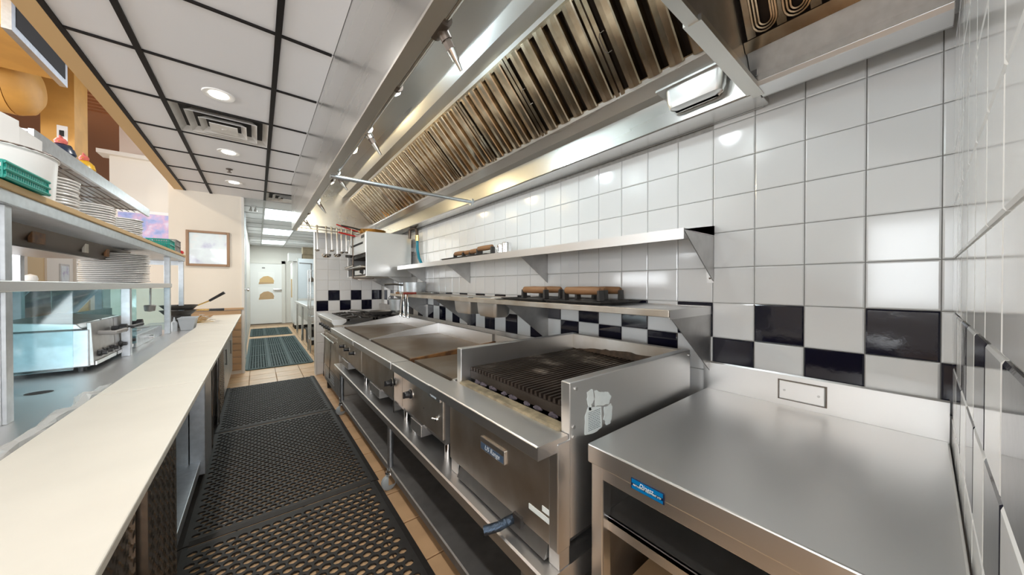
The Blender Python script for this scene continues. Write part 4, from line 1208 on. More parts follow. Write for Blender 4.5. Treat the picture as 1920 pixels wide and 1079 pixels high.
# ------------------------------------------------------------------ left counter
for n, (y0, y1) in enumerate([(0.30, 1.946), (1.954, 3.328), (3.336, 4.70), (4.708, 6.12)]):
    tag(MB().box(-0.487, -0.187, y0, y1, 0.879, 0.90).obj('cutting_board', M['board'], bev=0.003),
        ['nearest cream cutting board on the left counter', 'second cream cutting board from the camera on the left counter', 'third cream cutting board, beside the toaster ovens', 'farthest cream cutting board, below the frying pans'][n], 'cutting board', 'cutting boards along the counter edge')
wt = thing('counter_top', 'stainless left counter top behind the cutting boards', 'counter', (-0.75, 3.0, 0.84))
MB().box(-1.10, -0.489, 0.1, 5.6, 0.835, 0.86).obj('worktop', M['steel'], wt, bev=0.003)
MB().box(-0.489, -0.205, 0.1, 6.12, 0.845, 0.8785).obj('board_rail', M['fitting'], wt)  # dark colour stands in for shade in the gaps between boards
MB().lathe((-0.735, 2.33, 0.8605), [(0.038, 0), (0.038, 0.0006), (0, 0.0006)], 20, sx=1.0, sy=0.8).obj('access_hole', M['dark'], wt)
# diamond plate
loz = MB()


def treads(mb, x, y0, y1, z0, z1, p=0.042):
    j = 0
    z = z0
    while z < z1:
        y = y0 + (p / 2 if j % 2 else 0)
        i = 0
        while y < y1:
            a = 0.014; b_ = 0.005
            if (i + j) % 2: dy, dz, ey, ez = a, a, b_, -b_
            else: dy, dz, ey, ez = a, -a, b_, b_
            dy *= .75; dz *= .75
            mb.add([(x, y - dy, z - dz), (x, y + ey, z + ez), (x, y + dy, z + dz), (x, y - ey, z - ez), (x + 0.0035, y, z)], [(0, 1, 4), (1, 2, 4), (2, 3, 4), (3, 0, 4), (1, 0, 4), (2, 1, 4)])
            y += p; i += 1
        z += p / 2; j += 1
    return mb


u1 = thing('diamond_plate_cabinet', 'diamond plate clad base cabinet under the nearest cutting board', 'cabinet', (-0.68, 1.0, 0))
MB().box(-1.08, -0.305, 0.1, 1.94, 0.10, 0.835).obj('body', M['steel_dull'], u1)
MB().box(-1.05, -0.36, 0.1, 1.94, 0.0, 0.10).obj('plinth', M['dark'], u1)
dr = MB().box(-0.305, -0.292, 0.12, 1.46, 0.12, 0.83).obj('door', M['diamond'], u1)
tag(treads(MB(), -0.292, 0.5, 1.45, 0.14, 0.82).obj('tread', M['diamond'], dr), kind='stuff')
pn = MB().box(-0.305, -0.272, 1.49, 1.94, 0.10, 0.838).obj('stile_panel', M['diamond'], u1)
tag(treads(MB(), -0.272, 1.51, 1.93, 0.12, 0.82).obj('tread', M['diamond'], pn), kind='stuff')
u2 = thing('open_bay', 'open galvanised base unit with low deck, beside the diamond plate cabinet', 'cabinet', (-0.68, 2.6, 0))
MB().box(-1.08, -0.30, 1.945, 3.29, 0.10, 0.16).obj('deck', M['galv'], u2, bev=0.003)
MB().box(-1.08, -1.06, 1.945, 3.29, 0.16, 0.835).obj('back_panel', M['galv'], u2)
MB().box(-1.06, -0.35, 2.93, 2.95, 0.16, 0.835).obj('partition', M['galv'], u2)
MB().box(-0.36, -0.275, 2.93, 3.29, 0.07, 0.838).obj('post_panel', M['galv'], u2, bev=0.004)
MB().box(-0.35, -0.30, 1.945, 2.93, 0.80, 0.838).obj('top_rail', M['galv'], u2)
for yy in (2.0, 3.2):
    for xx in (-0.36, -1.0):
        MB().box(xx - 0.02, xx + 0.02, yy - 0.02, yy + 0.02, 0, 0.10).obj('foot', M['dark'], u2)
u3 = thing('refrigerated_base', 'steel base unit with tubular leg and diamond plate strip, mid counter', 'cabinet', (-0.68, 4.0, 0))
MB().box(-1.08, -0.62, 3.30, 4.60, 0.08, 0.835).obj('body', M['steel_dull'], u3)
for yy in (3.52, 4.1):
    MB().cyl((-0.30, yy, 0.0), (-0.30, yy, 0.84), 0.016, 12).obj('leg', M['chrome'], u3, smooth=True)
pn = MB().box(-0.62, -0.285, 4.15, 4.58, 0.08, 0.838).obj('stile_panel', M['diamond'], u3)
tag(treads(MB(), -0.285, 4.17, 4.57, 0.1, 0.82).obj('tread', M['diamond'], pn), kind='stuff')
MB().box(-1.06, -0.33, 3.30, 4.58, 0.0, 0.08).obj('plinth', M['dark'], u3)
u4 = thing('end_cabinet', 'blue grey steel cabinet at the far end of the left counter', 'cabinet', (-0.68, 5.4, 0))
MB().box(-1.08, -0.30, 4.61, 6.1, 0.08, 0.835).obj('body', M['galv'], u4, bev=0.004)
for yy in (4.64, 5.37):
    d_ = MB().box(-0.30, -0.285, yy, yy + 0.70, 0.12, 0.82).obj('door', M['galv'], u4, bev=0.003)
    MB().cyl((-0.27, yy + 0.06, 0.45), (-0.27, yy + 0.06, 0.62), 0.008, 8).cyl((-0.27, yy + 0.06, 0.46), (-0.285, yy + 0.06, 0.46), 0.006, 8).cyl((-0.27, yy + 0.06, 0.61), (-0.285, yy + 0.06, 0.61), 0.006, 8).obj('handle', M['chrome'], d_)
MB().box(-1.06, -0.33, 4.61, 6.1, 0, 0.08).obj('plinth', M['dark'], u4)
# crumpled cling film along the near board
fl = MB()
pts = []
for k in range(15):
    t_ = k / 14
    pts.append((-0.523 - 0.012 * math.sin(k * 1.7), 1.2 + 0.95 * t_, 0.875 + 0.006 * math.sin(k * 2.3)))
fl.tube(pts, 0.020, 9)
fl.v = [(v[0] + random.uniform(-.006, .006), v[1] + random.uniform(-.01, .01), max(0.862, v[2] + random.uniform(-.006, .006))) for v in fl.v]
tag(fl.obj('cling_film', M['film']), 'crumpled strip of clear film lying behind the nearest cutting board', 'film')

# ------------------------------------------------------------------ serving pass above the counter
ps = thing('serving_pass', 'tall stainless serving pass with shelves over the left counter', 'shelf', (-0.85, 3.2, 0.86))
MB().box(-1.08, -0.645, 1.0, 4.46, 1.297, 1.335).obj('middle_shelf', M['steel'], ps, bev=0.003)
MB().box(-1.10, -0.640, 1.0, 5.15, 1.585, 1.632).obj('upper_shelf', M['galv'], ps, bev=0.003)
MB().box(-1.10, -0.632, 1.0, 5.15, 1.632, 1.655).obj('shelf_edge', M['tan'], ps, bev=0.002)
MB().box(-1.098, -0.655, 1.0, 5.15, 1.655, 1.659).obj('shelf_liner', M['steel'], ps)
tp = MB().box(-0.765, -0.75, 2.36, 4.25, 1.925, 1.99).box(-1.10, -0.765, 2.36, 4.25, 1.975, 1.985).obj('top_shelf', M['galv'], ps)
for k in range(9):
    xx = -1.08 + 0.035 * k
    MB().cyl((xx, 2.36, 1.955), (xx, 4.24, 1.955), 0.003, 6).obj('rack_wire', M['fitting'], tp)
for k in range(5):
    yy = 2.5 + 0.4 * k
    MB().cyl((-1.09, yy, 1.95), (-0.765, yy, 1.95), 0.004, 6).obj('rack_wire', M['fitting'], tp)
MB().box(-0.70, -0.66, 0.9, 1.86, 0.86, 1.297).obj('end_panel', M['steel_x'], ps)
MB().box(-0.70, -0.66, 0.9, 1.86, 1.335, 1.585).obj('end_panel', M['steel_x'], ps)
for yy, z0, z1 in ((1.862, 0.86, 1.297), (1.862, 1.335, 1.585), (3.18, 0.86, 1.297), (4.40, 0.86, 1.297), (4.40, 1.335, 1.585), (5.11, 0.86, 1.585)):
    MB().box(-0.69, -0.65, yy, yy + 0.04, z0, z1).obj('post', M['galv'], ps, bev=0.002)
for yy, z0, z1 in ((1.862, 0.86, 1.585), (3.18, 0.86, 1.585), (4.40, 0.86, 1.585), (5.11, 0.86, 1.585), (2.38, 1.659, 1.975), (4.20, 1.659, 1.975)):
    MB().box(-1.10, -1.06, yy, yy + 0.04, z0, z1).obj('post', M['galv'], ps, bev=0.002)
MB().box(-1.06, -0.69, 5.12, 5.14, 1.54, 1.585).obj('end_rail', M['galv'], ps)
MB().box(-1.06, -0.72, 2.60, 2.606, 0.90, 1.29).obj('glass_pane', M['glass'], ps)
MB().box(-1.06, -0.69, 4.41, 4.416, 0.90, 1.29).obj('glass_pane', M['glass'], ps)
MB().box(-1.06, -0.69, 3.52, 3.526, 0.90, 1.29).obj('glass_pane', M['glass'], ps)
MB().prism([(-1.36, 0.90), (-1.354, 0.90), (-1.074, 1.30), (-1.08, 1.30)], 'y', 1.3, 4.4).obj('sneeze_guard', M['glass'], ps)
for yy in (1.3, 2.3, 3.3, 4.4):
    MB().prism([(-1.375, 0.86), (-1.345, 0.86), (-1.06, 1.30), (-1.09, 1.30)], 'y', yy - 0.012, yy + 0.012).obj('guard_frame', M['galv'], ps)
MB().box(-1.40, -1.10, 1.2, 4.5, 0.835, 0.86).obj('guest_ledge', M['steel'], ps)
# heater strip under the upper shelf
hs = thing('heat_strip', 'dark grimy food heater strip hanging under the upper pass shelf', 'heater', (-0.9, 3.0, 1.5))
MB().prism([(-1.0, 1.585), (-0.80, 1.585), (-0.84, 1.50), (-0.98, 1.50)], 'y', 1.95, 3.95).obj('housing', M['fitting'], hs)
MB().prism([(-1.0, 1.50), (-0.84, 1.50), (-0.80, 1.485), (-1.04, 1.485)], 'y', 1.95, 3.3).obj('reflector', M['steel'], hs)
MB().box(-0.95, -0.87, 3.3, 3.7, 1.492, 1.4995).obj('wire_guard', M['chrome'], hs)
for n, (yy, m_, l_) in enumerate([(2.06, 'cream', 0.07), (2.52, 'rust', 0.12), (3.1, 'cream', 0.05), (3.45, 'wood', 0.05)]):
    MB().box(-0.822, -0.808, yy, yy + l_, 1.515, 1.575).obj('outlet_box', M[m_], hs, bev=0.002)


# plates
def plate_mesh(r):
    return MB().lathe((0, 0, 0), [(r * 0.6, 0), (r * 0.62, 0.002), (r * 0.96, 0.009), (r * 0.995, 0.0105), (r, 0.014), (r * 0.985, 0.0165), (r * 0.62, 0.0075), (0, 0.006)], 36).mesh('plate', M['plate'], smooth=True)


def plate_stack(x, y, z, r, n, dz, what, group):
    me_ = plate_mesh(r)
    for k in range(n):
        o = bpy.data.objects.new('plate', me_); COL.objects.link(o)
        o.location = (x + random.uniform(-.004, .004), y + random.uniform(-.004, .004), z + dz * k)
        WORLD[o.name] = tuple(o.location)
        ords = ['topmost plate of ', 'second plate from the top of ', 'third plate from the top of ', 'fourth plate from the top of ', 'fifth plate from the top of ', 'sixth plate from the top of ', 'seventh plate from the top of ', 'eighth plate from the top of ', 'ninth plate from the top of ', 'tenth plate from the top of ']
        lows = ['bottom plate of ', 'second plate from below in ', 'third plate from below in ', 'fourth plate from below in ', 'fifth plate from below in ', 'sixth plate from below in ', 'seventh plate from below in ', 'eighth plate from below in ', 'ninth plate from below in ', 'tenth plate from below in ']
        pos = lows[k] if k < n // 2 else ords[n - 1 - k]
        tag(o, pos + what, 'plate', group)


plate_stack(-0.83, 3.72, 1.335, 0.172, 16, 0.0132, 'the wide platter stack on the middle shelf', 'platters on the middle pass shelf')
plate_stack(-0.80, 2.52, 1.659, 0.125, 11, 0.0138, 'the stack beside the white tub', 'plates beside the white tub')
plate_stack(-0.80, 3.02, 1.659, 0.125, 9, 0.0138, 'the middle stack on the upper shelf', 'plates in the middle upper stack')
plate_stack(-0.80, 3.62, 1.659, 0.125, 10, 0.0138, 'the farthest stack on the upper shelf', 'plates in the far upper stack')

# white tub with paper sheets, teal basket
tub = thing('white_tub', 'big round white tub on the upper pass shelf', 'tub', (-0.84, 2.177, 1.659))
MB().lathe((-0.84, 2.177, 1.659), [(0.185, 0), (0.19, 0.004), (0.198, 0.165), (0.203, 0.168), (0.203, 0.175), (0.196, 0.175), (0.186, 0.01), (0, 0.008)], 40).obj('tub_wall', M['white'], tub, smooth=True)
MB().tube([(-0.84 + 0.2005 * math.cos(a), 2.177 + 0.2005 * math.sin(a), 1.832) for a in [2 * math.pi * k / 36 for k in range(36)]], 0.004, 6, closed=True).obj('tub_rim', M['fitting'], tub)
for n, (x_, y_, ry, rz_, lb) in enumerate([(-0.74, 2.10, -0.03, 1.45, 'white paper menu standing upright in the white tub, larger and left'), (-0.735, 2.24, 0.06, 1.5, 'white paper card leaning in the white tub, on the right')]):
    o = MB().box(-0.09, 0.09, -0.004, 0.004, 0, 0.285 - 0.015 * n).obj('paper_card', M['paper'], origin=(0, 0, 0), bev=0.002)
    o.location = (x_, y_, 1.672); o.rotation_euler = (0, ry, rz_)
    tag(o, lb, 'paper', 'cards in the white tub')


def basket(cx, cy, z, lx, ly, h, m_, label, cat='basket', group=None):
    t_ = thing('plastic_basket', label, cat, (cx, cy, z), group)
    MB().box(cx - lx * 0.44, cx + lx * 0.44, cy - ly * 0.44, cy + ly * 0.44, z, z + 0.004).obj('basket_base', M[m_], t_)
    mb = MB()
    for s_ in (-1, 1):
        k = int(ly / 0.014)
        for i in range(k + 1):
            yy = cy - ly / 2 + ly * i / k
            mb.box(cx + s_ * lx * 0.47 - 0.0015, cx + s_ * lx * 0.47 + 0.0015, yy - 0.003, yy + 0.003, z, z + h)
        k = int(lx / 0.014)
        for i in range(k + 1):
            xx = cx - lx / 2 + lx * i / k
            mb.box(xx - 0.003, xx + 0.003, cy + s_ * ly * 0.47 - 0.0015, cy + s_ * ly * 0.47 + 0.0015, z, z + h)
    tag(mb.obj('basket_bars', M[m_], t_), kind='stuff')
    for zz in (z + 0.004, z + h * 0.55, z + h):
        MB().tube([(cx - lx / 2, cy - ly / 2, zz), (cx + lx / 2, cy - ly / 2, zz), (cx + lx / 2, cy + ly / 2, zz), (cx - lx / 2, cy + ly / 2, zz)], 0.006, 6, closed=True).obj('basket_hoop', M[m_], t_)
    return t_


basket(-0.648, 1.92, 1.659, 0.05, 0.28, 0.05, 'teal', 'low teal plastic basket in front of the white tub')
basket(-0.735, 4.86, 1.659, 0.16, 0.24, 0.125, 'greyplastic', 'grey perforated basket at the far end of the upper pass shelf')
t_ = basket(-0.735, 4.58, 1.659, 0.15, 0.24, 0.095, 'teal', 'teal plastic basket beside the grey basket at the shelf end')
tag(MB().lathe((-0.68, 5.05, 1.659), [(0.03, 0), (0.045, 0.012), (0.04, 0.035), (0.012, 0.045), (0, 0.046)], 14).obj('red_pot', M['red'], smooth=True), 'small dark red pot at the far end of the upper pass shelf', 'pot')


# rooster figurines
def rooster(x, y, z, s_, body, head, label):
    t_ = thing('rooster_figurine', label, 'figurine', (x, y, z), 'roosters on the top shelf')
    MB().lathe((x, y, z), [(0.022 * s_, 0), (0.024 * s_, 0.004), (0.012 * s_, 0.012), (0.030 * s_, 0.03), (0.042 * s_, 0.055), (0.036 * s_, 0.082), (0.018 * s_, 0.105), (0, 0.112)], 16).obj('body', M[body], t_, smooth=True)
    MB().tube([(x, y + 0.03 * s_, z + 0.06 * s_), (x, y + 0.06 * s_, z + 0.09 * s_), (x, y + 0.07 * s_, z + 0.05 * s_)], 0.014 * s_, 8).obj('tail', M[body], t_, smooth=True)
    MB().lathe((x, y - 0.006, z + 0.10), [(0, 0), (0.017 * s_, 0.006), (0.02 * s_, 0.02), (0.013 * s_, 0.034), (0, 0.038)], 12).obj('head', M[head], t_, smooth=True)
    MB().box(x - 0.003, x + 0.003, y - 0.02, y + 0.015, z + 0.125, z + 0.15).obj('comb', M['pinkred'], t_, bev=0.002)
    MB().cyl((x, y - 0.02, z + 0.118), (x, y - 0.04, z + 0.112), 0.006, 8, 0.001).obj('beak', M['yellow'], t_)


rooster(-0.84, 2.92, 1.985, 1.25, 'navyglaze', 'pinkred', 'dark blue rooster figurine with a coral head on the top pass shelf')
rooster(-0.84, 3.22, 1.985, 1.1, 'yellow', 'pinkred', 'yellow rooster figurine on the top pass shelf')

# ------------------------------------------------------------------ counter appliances
for n, y0 in enumerate((2.745, 3.09)):
    y1 = y0 + 0.335
    t_ = thing('countertop_steamer', ['near stainless counter oven with black lever and knobs under the pass', 'far stainless counter oven with black knobs, touching the pass post'][n], 'oven', (-0.87, (y0 + y1) / 2, 0.86), 'ovens under the pass')
    MB().box(-1.04, -0.705, y0, y1, 0.885, 1.085).obj('body', M['galv'], t_, bev=0.006)
    fpn = MB().prism([(-0.706, 0.89), (-0.690, 0.89), (-0.700, 1.12), (-0.716, 1.12)], 'y', y0 + 0.004, y1 - 0.004).obj('control_front', M['steel_dull'], t_, bev=0.002)
    MB().box(-0.688, -0.684, y0 + 0.01, y1 - 0.01, 0.89, 0.91).obj('front_strip', M['steel'], fpn)
    for ky in (y0 + 0.07, y0 + 0.16, y0 + 0.26):
        MB().lathe((-0.69, ky, 0.945), [(0.018, 0), (0.018, 0.01), (0.012, 0.014), (0.01, 0.03), (0, 0.03)], 14, 'x').obj('knob', M['black'], fpn, smooth=True)
    MB().tube([(-0.70, y0 + 0.09, 1.055), (-0.64, y0 + 0.10, 1.05), (-0.62, y0 + 0.20, 1.055)], 0.012, 8).obj('lever', M['greyplastic' if n == 0 else 'black'], fpn, smooth=True)
    MB().lathe((-0.69, y0 + 0.27, 1.06), [(0.014, 0), (0.014, 0.03), (0.024, 0.035), (0.024, 0.06), (0, 0.064)], 14, 'x').obj('knob', M['black'], fpn, smooth=True)
    MB().prism([(-1.02, 1.085), (-0.73, 1.085), (-0.75, 1.115), (-1.0, 1.14)], 'y', y0 + 0.01, y1 - 0.01).obj('lid', M['steel'], t_, bev=0.004)
    for xx in (-1.0, -0.74):
        for yy in (y0 + 0.04, y1 - 0.04):
            MB().cyl((xx, yy, 0.86), (xx, yy, 0.886), 0.014, 10).obj('foot', M['black'], t_)
t_ = thing('steam_well', 'blue grey steel food well behind glass, right of the counter ovens', 'food well', (-0.87, 3.97, 0.86))
MB().box(-1.04, -0.70, 3.56, 4.38, 0.86, 0.95).obj('body', M['galv'], t_, bev=0.005)
MB().box(-1.04, -1.0, 3.56, 4.38, 0.95, 1.12).obj('back_guard', M['galv'], t_)
for k in range(3):
    MB().lathe((-0.85, 3.72 + 0.25 * k, 0.95), [(0.10, 0), (0.10, 0.006), (0.02, 0.016), (0.012, 0.03), (0, 0.032)], 20).obj('pan_lid', M['steel_x'], t_, smooth=True)
MB().cyl((-0.70, 3.9, 0.90), (-0.67, 3.9, 0.90), 0.015, 10).obj('tap', M['chrome'], t_)
lb = thing('hanging_ladle', 'dark ladle hanging under the middle pass shelf by the food well', 'ladle', (-0.72, 4.0, 1.08))
MB().tube([(-0.70, 3.98, 1.297), (-0.70, 3.96, 1.15)], 0.006, 8).obj('handle', M['steel_dull'], lb)
MB().lathe((-0.70, 3.95, 1.10), [(0, 0), (0.03, 0.006), (0.036, 0.05), (0.03, 0.055), (0, 0.055)], 14).obj('ladle_bowl', M['greyplastic'], lb, smooth=True)

# pans and bin at the far end
for n, (xx, yy, zz, rr, ang) in enumerate([(-0.68, 5.02, 1.00, 0.145, 0.30), (-0.67, 5.0, 1.055, 0.15, -0.05)]):
    t_ = thing('skillet', ['lower black skillet stacked on the counter end, handle sloping down', 'upper black skillet stacked on the counter end, handle sticking up'][n], 'pan', (xx, yy, zz), 'skillets on the counter end')
    MB().lathe((xx, yy, zz), [(rr * 0.72, 0), (rr * 0.76, 0.003), (rr, 0.045), (rr * 1.02, 0.047), (rr * 0.74, 0.007), (0, 0.005)], 28).obj('pan_body', M['castiron'], t_, smooth=True)
    dx, dy = math.cos(-0.15 + ang), math.sin(-0.15 + ang)
    up = 0.14 if n else -0.005
    a_ = Vector((xx + rr * dx, yy + rr * dy, zz + 0.04)); b_ = a_ + Vector((0.10 * dx, 0.10 * dy, up * 0.35)); c_ = a_ + Vector((0.23 * dx, 0.23 * dy, up))
    MB().tube([a_, b_], 0.007, 8).obj('handle_shank', M['brass'], t_)
    MB().cyl(b_, c_, 0.013, 10, 0.016).obj('handle_grip', M['black'], t_, smooth=True)
tr = thing('wire_trivet', 'blackened wire trivet under the stacked skillets', 'trivet', (-0.68, 5.02, 0.86))
MB().lathe((-0.68, 5.02, 0.86), [(0.10, 0), (0.10, 0.135), (0.105, 0.14), (0.095, 0.14), (0.09, 0)], 20).obj('stand_ring', M['castiron'], tr, smooth=True)
bn = thing('food_bin', 'pale grey plastic bin on the counter in front of the skillets', 'bin', (-0.565, 4.72, 0.862))
mb = MB()
x0, x1, y0, y1 = -0.63, -0.50, 4.60, 4.82
vs = [(x0 + .02, y0 + .02, .862), (x1 - .02, y0 + .02, .862), (x1 - .02, y1 - .02, .862), (x0 + .02, y1 - .02, .862), (x0, y0, .985), (x1, y0, .985), (x1, y1, .985), (x0, y1, .985),
      (x0 + .006, y0 + .006, .985), (x1 - .006, y0 + .006, .985), (x1 - .006, y1 - .006, .985), (x0 + .006, y1 - .006, .985), (x0 + .026, y0 + .026, .868), (x1 - .026, y0 + .026, .868), (x1 - .026, y1 - .026, .868), (x0 + .026, y1 - .026, .868)]
fs = [(3, 2, 1, 0)] + [(i, (i + 1) % 4, 4 + (i + 1) % 4, 4 + i) for i in range(4)] + [(4 + i, 4 + (i + 1) % 4, 8 + (i + 1) % 4, 8 + i) for i in range(4)] + [(8 + i, 8 + (i + 1) % 4, 12 + (i + 1) % 4, 12 + i) for i in range(4)] + [(12, 13, 14, 15)]
mb.add(vs, fs).obj('bin_body', M['lightgrey'], bn)
MB().tube([(x0, y0, .982), (x1, y0, .982), (x1, y1, .982), (x0, y1, .982)], 0.006, 6, closed=True).obj('bin_rim', M['lightgrey'], bn)
bt = thing('squeeze_bottle', 'small grey squeeze bottle beside the pale grey bin', 'bottle', (-0.655, 4.62, 0.86))
MB().lathe((-0.655, 4.62, 0.86), [(0.022, 0), (0.024, 0.08), (0.018, 0.095), (0.01, 0.10), (0.004, 0.14), (0, 0.14)], 14).obj('bottle_body', M['lightgrey'], bt, smooth=True)
for k in range(5):
    a_ = 0.4 * k
    t_ = thing('spoon', ['serving spoon leaning toward the boards, leftmost of five', 'serving spoon second from left in the fan of five', 'serving spoon in the middle of the fan of five', 'serving spoon fourth in the fan of five', 'rightmost serving spoon of the fan, over the board edge'][k], 'spoon', (-0.54, 4.93, 0.90), 'spoons beside the skillets')
    p = Vector((-0.545, 4.90, 0.905)); q_ = p + Vector((0.06 + 0.03 * k, 0.03 * math.cos(a_), 0.085 - 0.018 * k))
    MB().tube([p, q_], 0.0035, 6).obj('handle', M['brass'], t_)
    MB().lathe(tuple(q_), [(0, -0.006), (0.018, 0), (0.018, 0.003), (0, -0.002)], 12, sx=1.4).obj('spoon_bowl', M['steel_x'], t_, smooth=True)

# ------------------------------------------------------------------ floor mats


def holed_mat(x0, x1, y0, y1, label, px=0.043, py=0.036, z1=0.011):
    t_ = thing('rubber_mat', label, 'mat', ((x0 + x1) / 2, (y0 + y1) / 2, 0.0), 'black holed rubber mats in the aisle')
    bw = 0.05
    MB().prism([(x0, 0.001), (x0 + bw, 0.001), (x0 + bw, z1), (x0 + 0.03, z1), (x0, 0.004)], 'y', y0, y1).obj('mat_border', M['rubber'], t_)
    MB().prism([(x1, 0.001), (x1 - bw, 0.001), (x1 - bw, z1), (x1 - 0.03, z1), (x1, 0.004)], 'y', y0, y1).obj('mat_border', M['rubber'], t_)
    MB().prism([(y0, 0.001), (y0 + bw, 0.001), (y0 + bw, z1), (y0 + 0.03, z1), (y0, 0.004)], 'x', x0 + bw, x1 - bw).obj('mat_border', M['rubber'], t_)
    MB().prism([(y1, 0.001), (y1 - bw, 0.001), (y1 - bw, z1), (y1 - 0.03, z1), (y1, 0.004)], 'x', x0 + bw, x1 - bw).obj('mat_border', M['rubber'], t_)
    nx = int(round((x1 - x0 - 2 * bw) / px)); ny = int(round((y1 - y0 - 2 * bw) / py))
    px = (x1 - x0 - 2 * bw) / nx; py = (y1 - y0 - 2 * bw) / ny
    mb = MB()
    for j in range(ny):
        off = 0.5 * (j % 2)
        cnt = nx - (1 if off else 0)
        cy = y0 + bw + (j + 0.5) * py
        if off:
            for e in (x0 + bw, x1 - bw - px / 2):
                mb.add([(e, cy - py / 2, z1), (e + px / 2, cy - py / 2, z1), (e + px / 2, cy + py / 2, z1), (e, cy + py / 2, z1)], [(0, 1, 2, 3)])
        for i in range(cnt):
            cx = x0 + bw + (i + 0.5 + off) * px
            hx, hy = px / 2, py / 2
            rx, ry = px * 0.43, py * 0.40
            O = [(hx, 0), (hx, hy), (0, hy), (-hx, hy), (-hx, 0), (-hx, -hy), (0, -hy), (hx, -hy)]
            vs = [(cx + a, cy + b_, z1) for a, b_ in O]
            c45 = math.cos(math.pi / 4)
            I = [(rx, 0), (rx * c45, ry * c45), (0, ry), (-rx * c45, ry * c45), (-rx, 0), (-rx * c45, -ry * c45), (0, -ry), (rx * c45, -ry * c45)]
            vs += [(cx + a, cy + b_, z1) for a, b_ in I] + [(cx + a, cy + b_, 0.002) for a, b_ in I]
            f_ = [(k, (k + 1) % 8, 8 + (k + 1) % 8, 8 + k) for k in range(8)] + [(8 + k, 8 + (k + 1) % 8, 16 + (k + 1) % 8, 16 + k) for k in range(8)]
            mb.add(vs, f_)
    tag(mb.obj('mat_web', M['rubber'], t_), kind='stuff')
    return t_


holed_mat(-0.33, 0.63, 0.72, 2.265, 'nearest black rubber mat with round holes on the aisle floor', 0.048, 0.044)
holed_mat(-0.33, 0.64, 2.275, 3.85, 'middle black rubber mat in the aisle, with a torn edge')
holed_mat(-0.33, 0.64, 3.865, 5.46, 'third black rubber mat in the aisle, before the bare floor')


def slot_mat(x0, x1, y0, y1, label, nx, ny):
    t_ = thing('slotted_mat', label, 'mat', ((x0 + x1) / 2, (y0 + y1) / 2, 0.0), 'green slotted mats in the corridor')
    z1 = 0.016
    mb = MB()
    w = (x1 - x0) / nx; h = (y1 - y0) / ny
    for i in range(nx + 1):
        ww = 0.006 if i % 8 else 0.022
        mb.box(x0 + w * i - ww, x0 + w * i + ww, y0, y1, 0.001, z1)
    for j in range(ny + 1):
        ww = 0.012 if j % 10 else 0.03
        mb.box(x0, x1, y0 + h * j - ww, y0 + h * j + ww, 0.001, z1)
    tag(mb.obj('mat_web', M['rubber_green'], t_), kind='stuff')
    MB().box(x0, x1, y0, y1, 0.0005, 0.003).obj('mat_base', M['dark'], t_)


slot_mat(-0.14, 0.73, 6.45, 10.05, 'nearer grey green slotted mat in the corridor', 24, 30)
slot_mat(-0.14, 0.72, 10.6, 12.3, 'farther grey green slotted mat before the white door', 24, 14)

# torn corner of the middle mat shows as a piece of pale floor tile; crumbs of light debris are left out

# ------------------------------------------------------------------ ceiling fittings
dl = [(-0.205, 3.02, 'nearest round recessed downlight, before the big ceiling vent'), (-0.218, 4.26, 'round recessed downlight just beyond the big ceiling vent'), (-0.229, 5.46, 'farthest round recessed downlight, near the picture wall'),
      (-0.20, 1.78, 'round recessed downlight over the near end of the aisle'), (-0.20, 0.55, 'round recessed downlight above the camera position'), (-0.20, -0.7, 'round recessed downlight behind the camera position')]
for x, y, lb_ in dl:
    t_ = thing('downlight', lb_, 'ceiling light', (x, y, CZ - 0.01), 'recessed downlights in the kitchen ceiling')
    MB().lathe((x, y, CZ + 0.006), [(0.048, 0.0), (0.062, -0.004), (0.085, -0.006), (0.088, 0.0), (0.048, 0.001)], 28).obj('trim_ring', M['white'], t_, smooth=True)
    MB().lathe((x, y, CZ + 0.002), [(0.05, 0), (0.05, -0.003), (0, -0.005)], 24).obj('lamp_face', M['down_glow'], t_, smooth=True)
    lamp('SPOT', 'downlight_beam', (x, y, CZ - 0.02), 31, (1.0, 0.965, 0.91), 0.05, spot_size=math.radians(125), spot_blend=0.6)
sp_ = thing('sprinkler', 'small sprinkler head on the ceiling between two downlights', 'sprinkler', (-0.245, 4.87, CZ - 0.05))
MB().lathe((-0.245, 4.87, CZ + 0.006), [(0.03, 0), (0.03, -0.008), (0.01, -0.012), (0.01, -0.035), (0.022, -0.037), (0.022, -0.04), (0, -0.04)], 16).obj('sprinkler_head', M['fitting'], sp_, smooth=True)


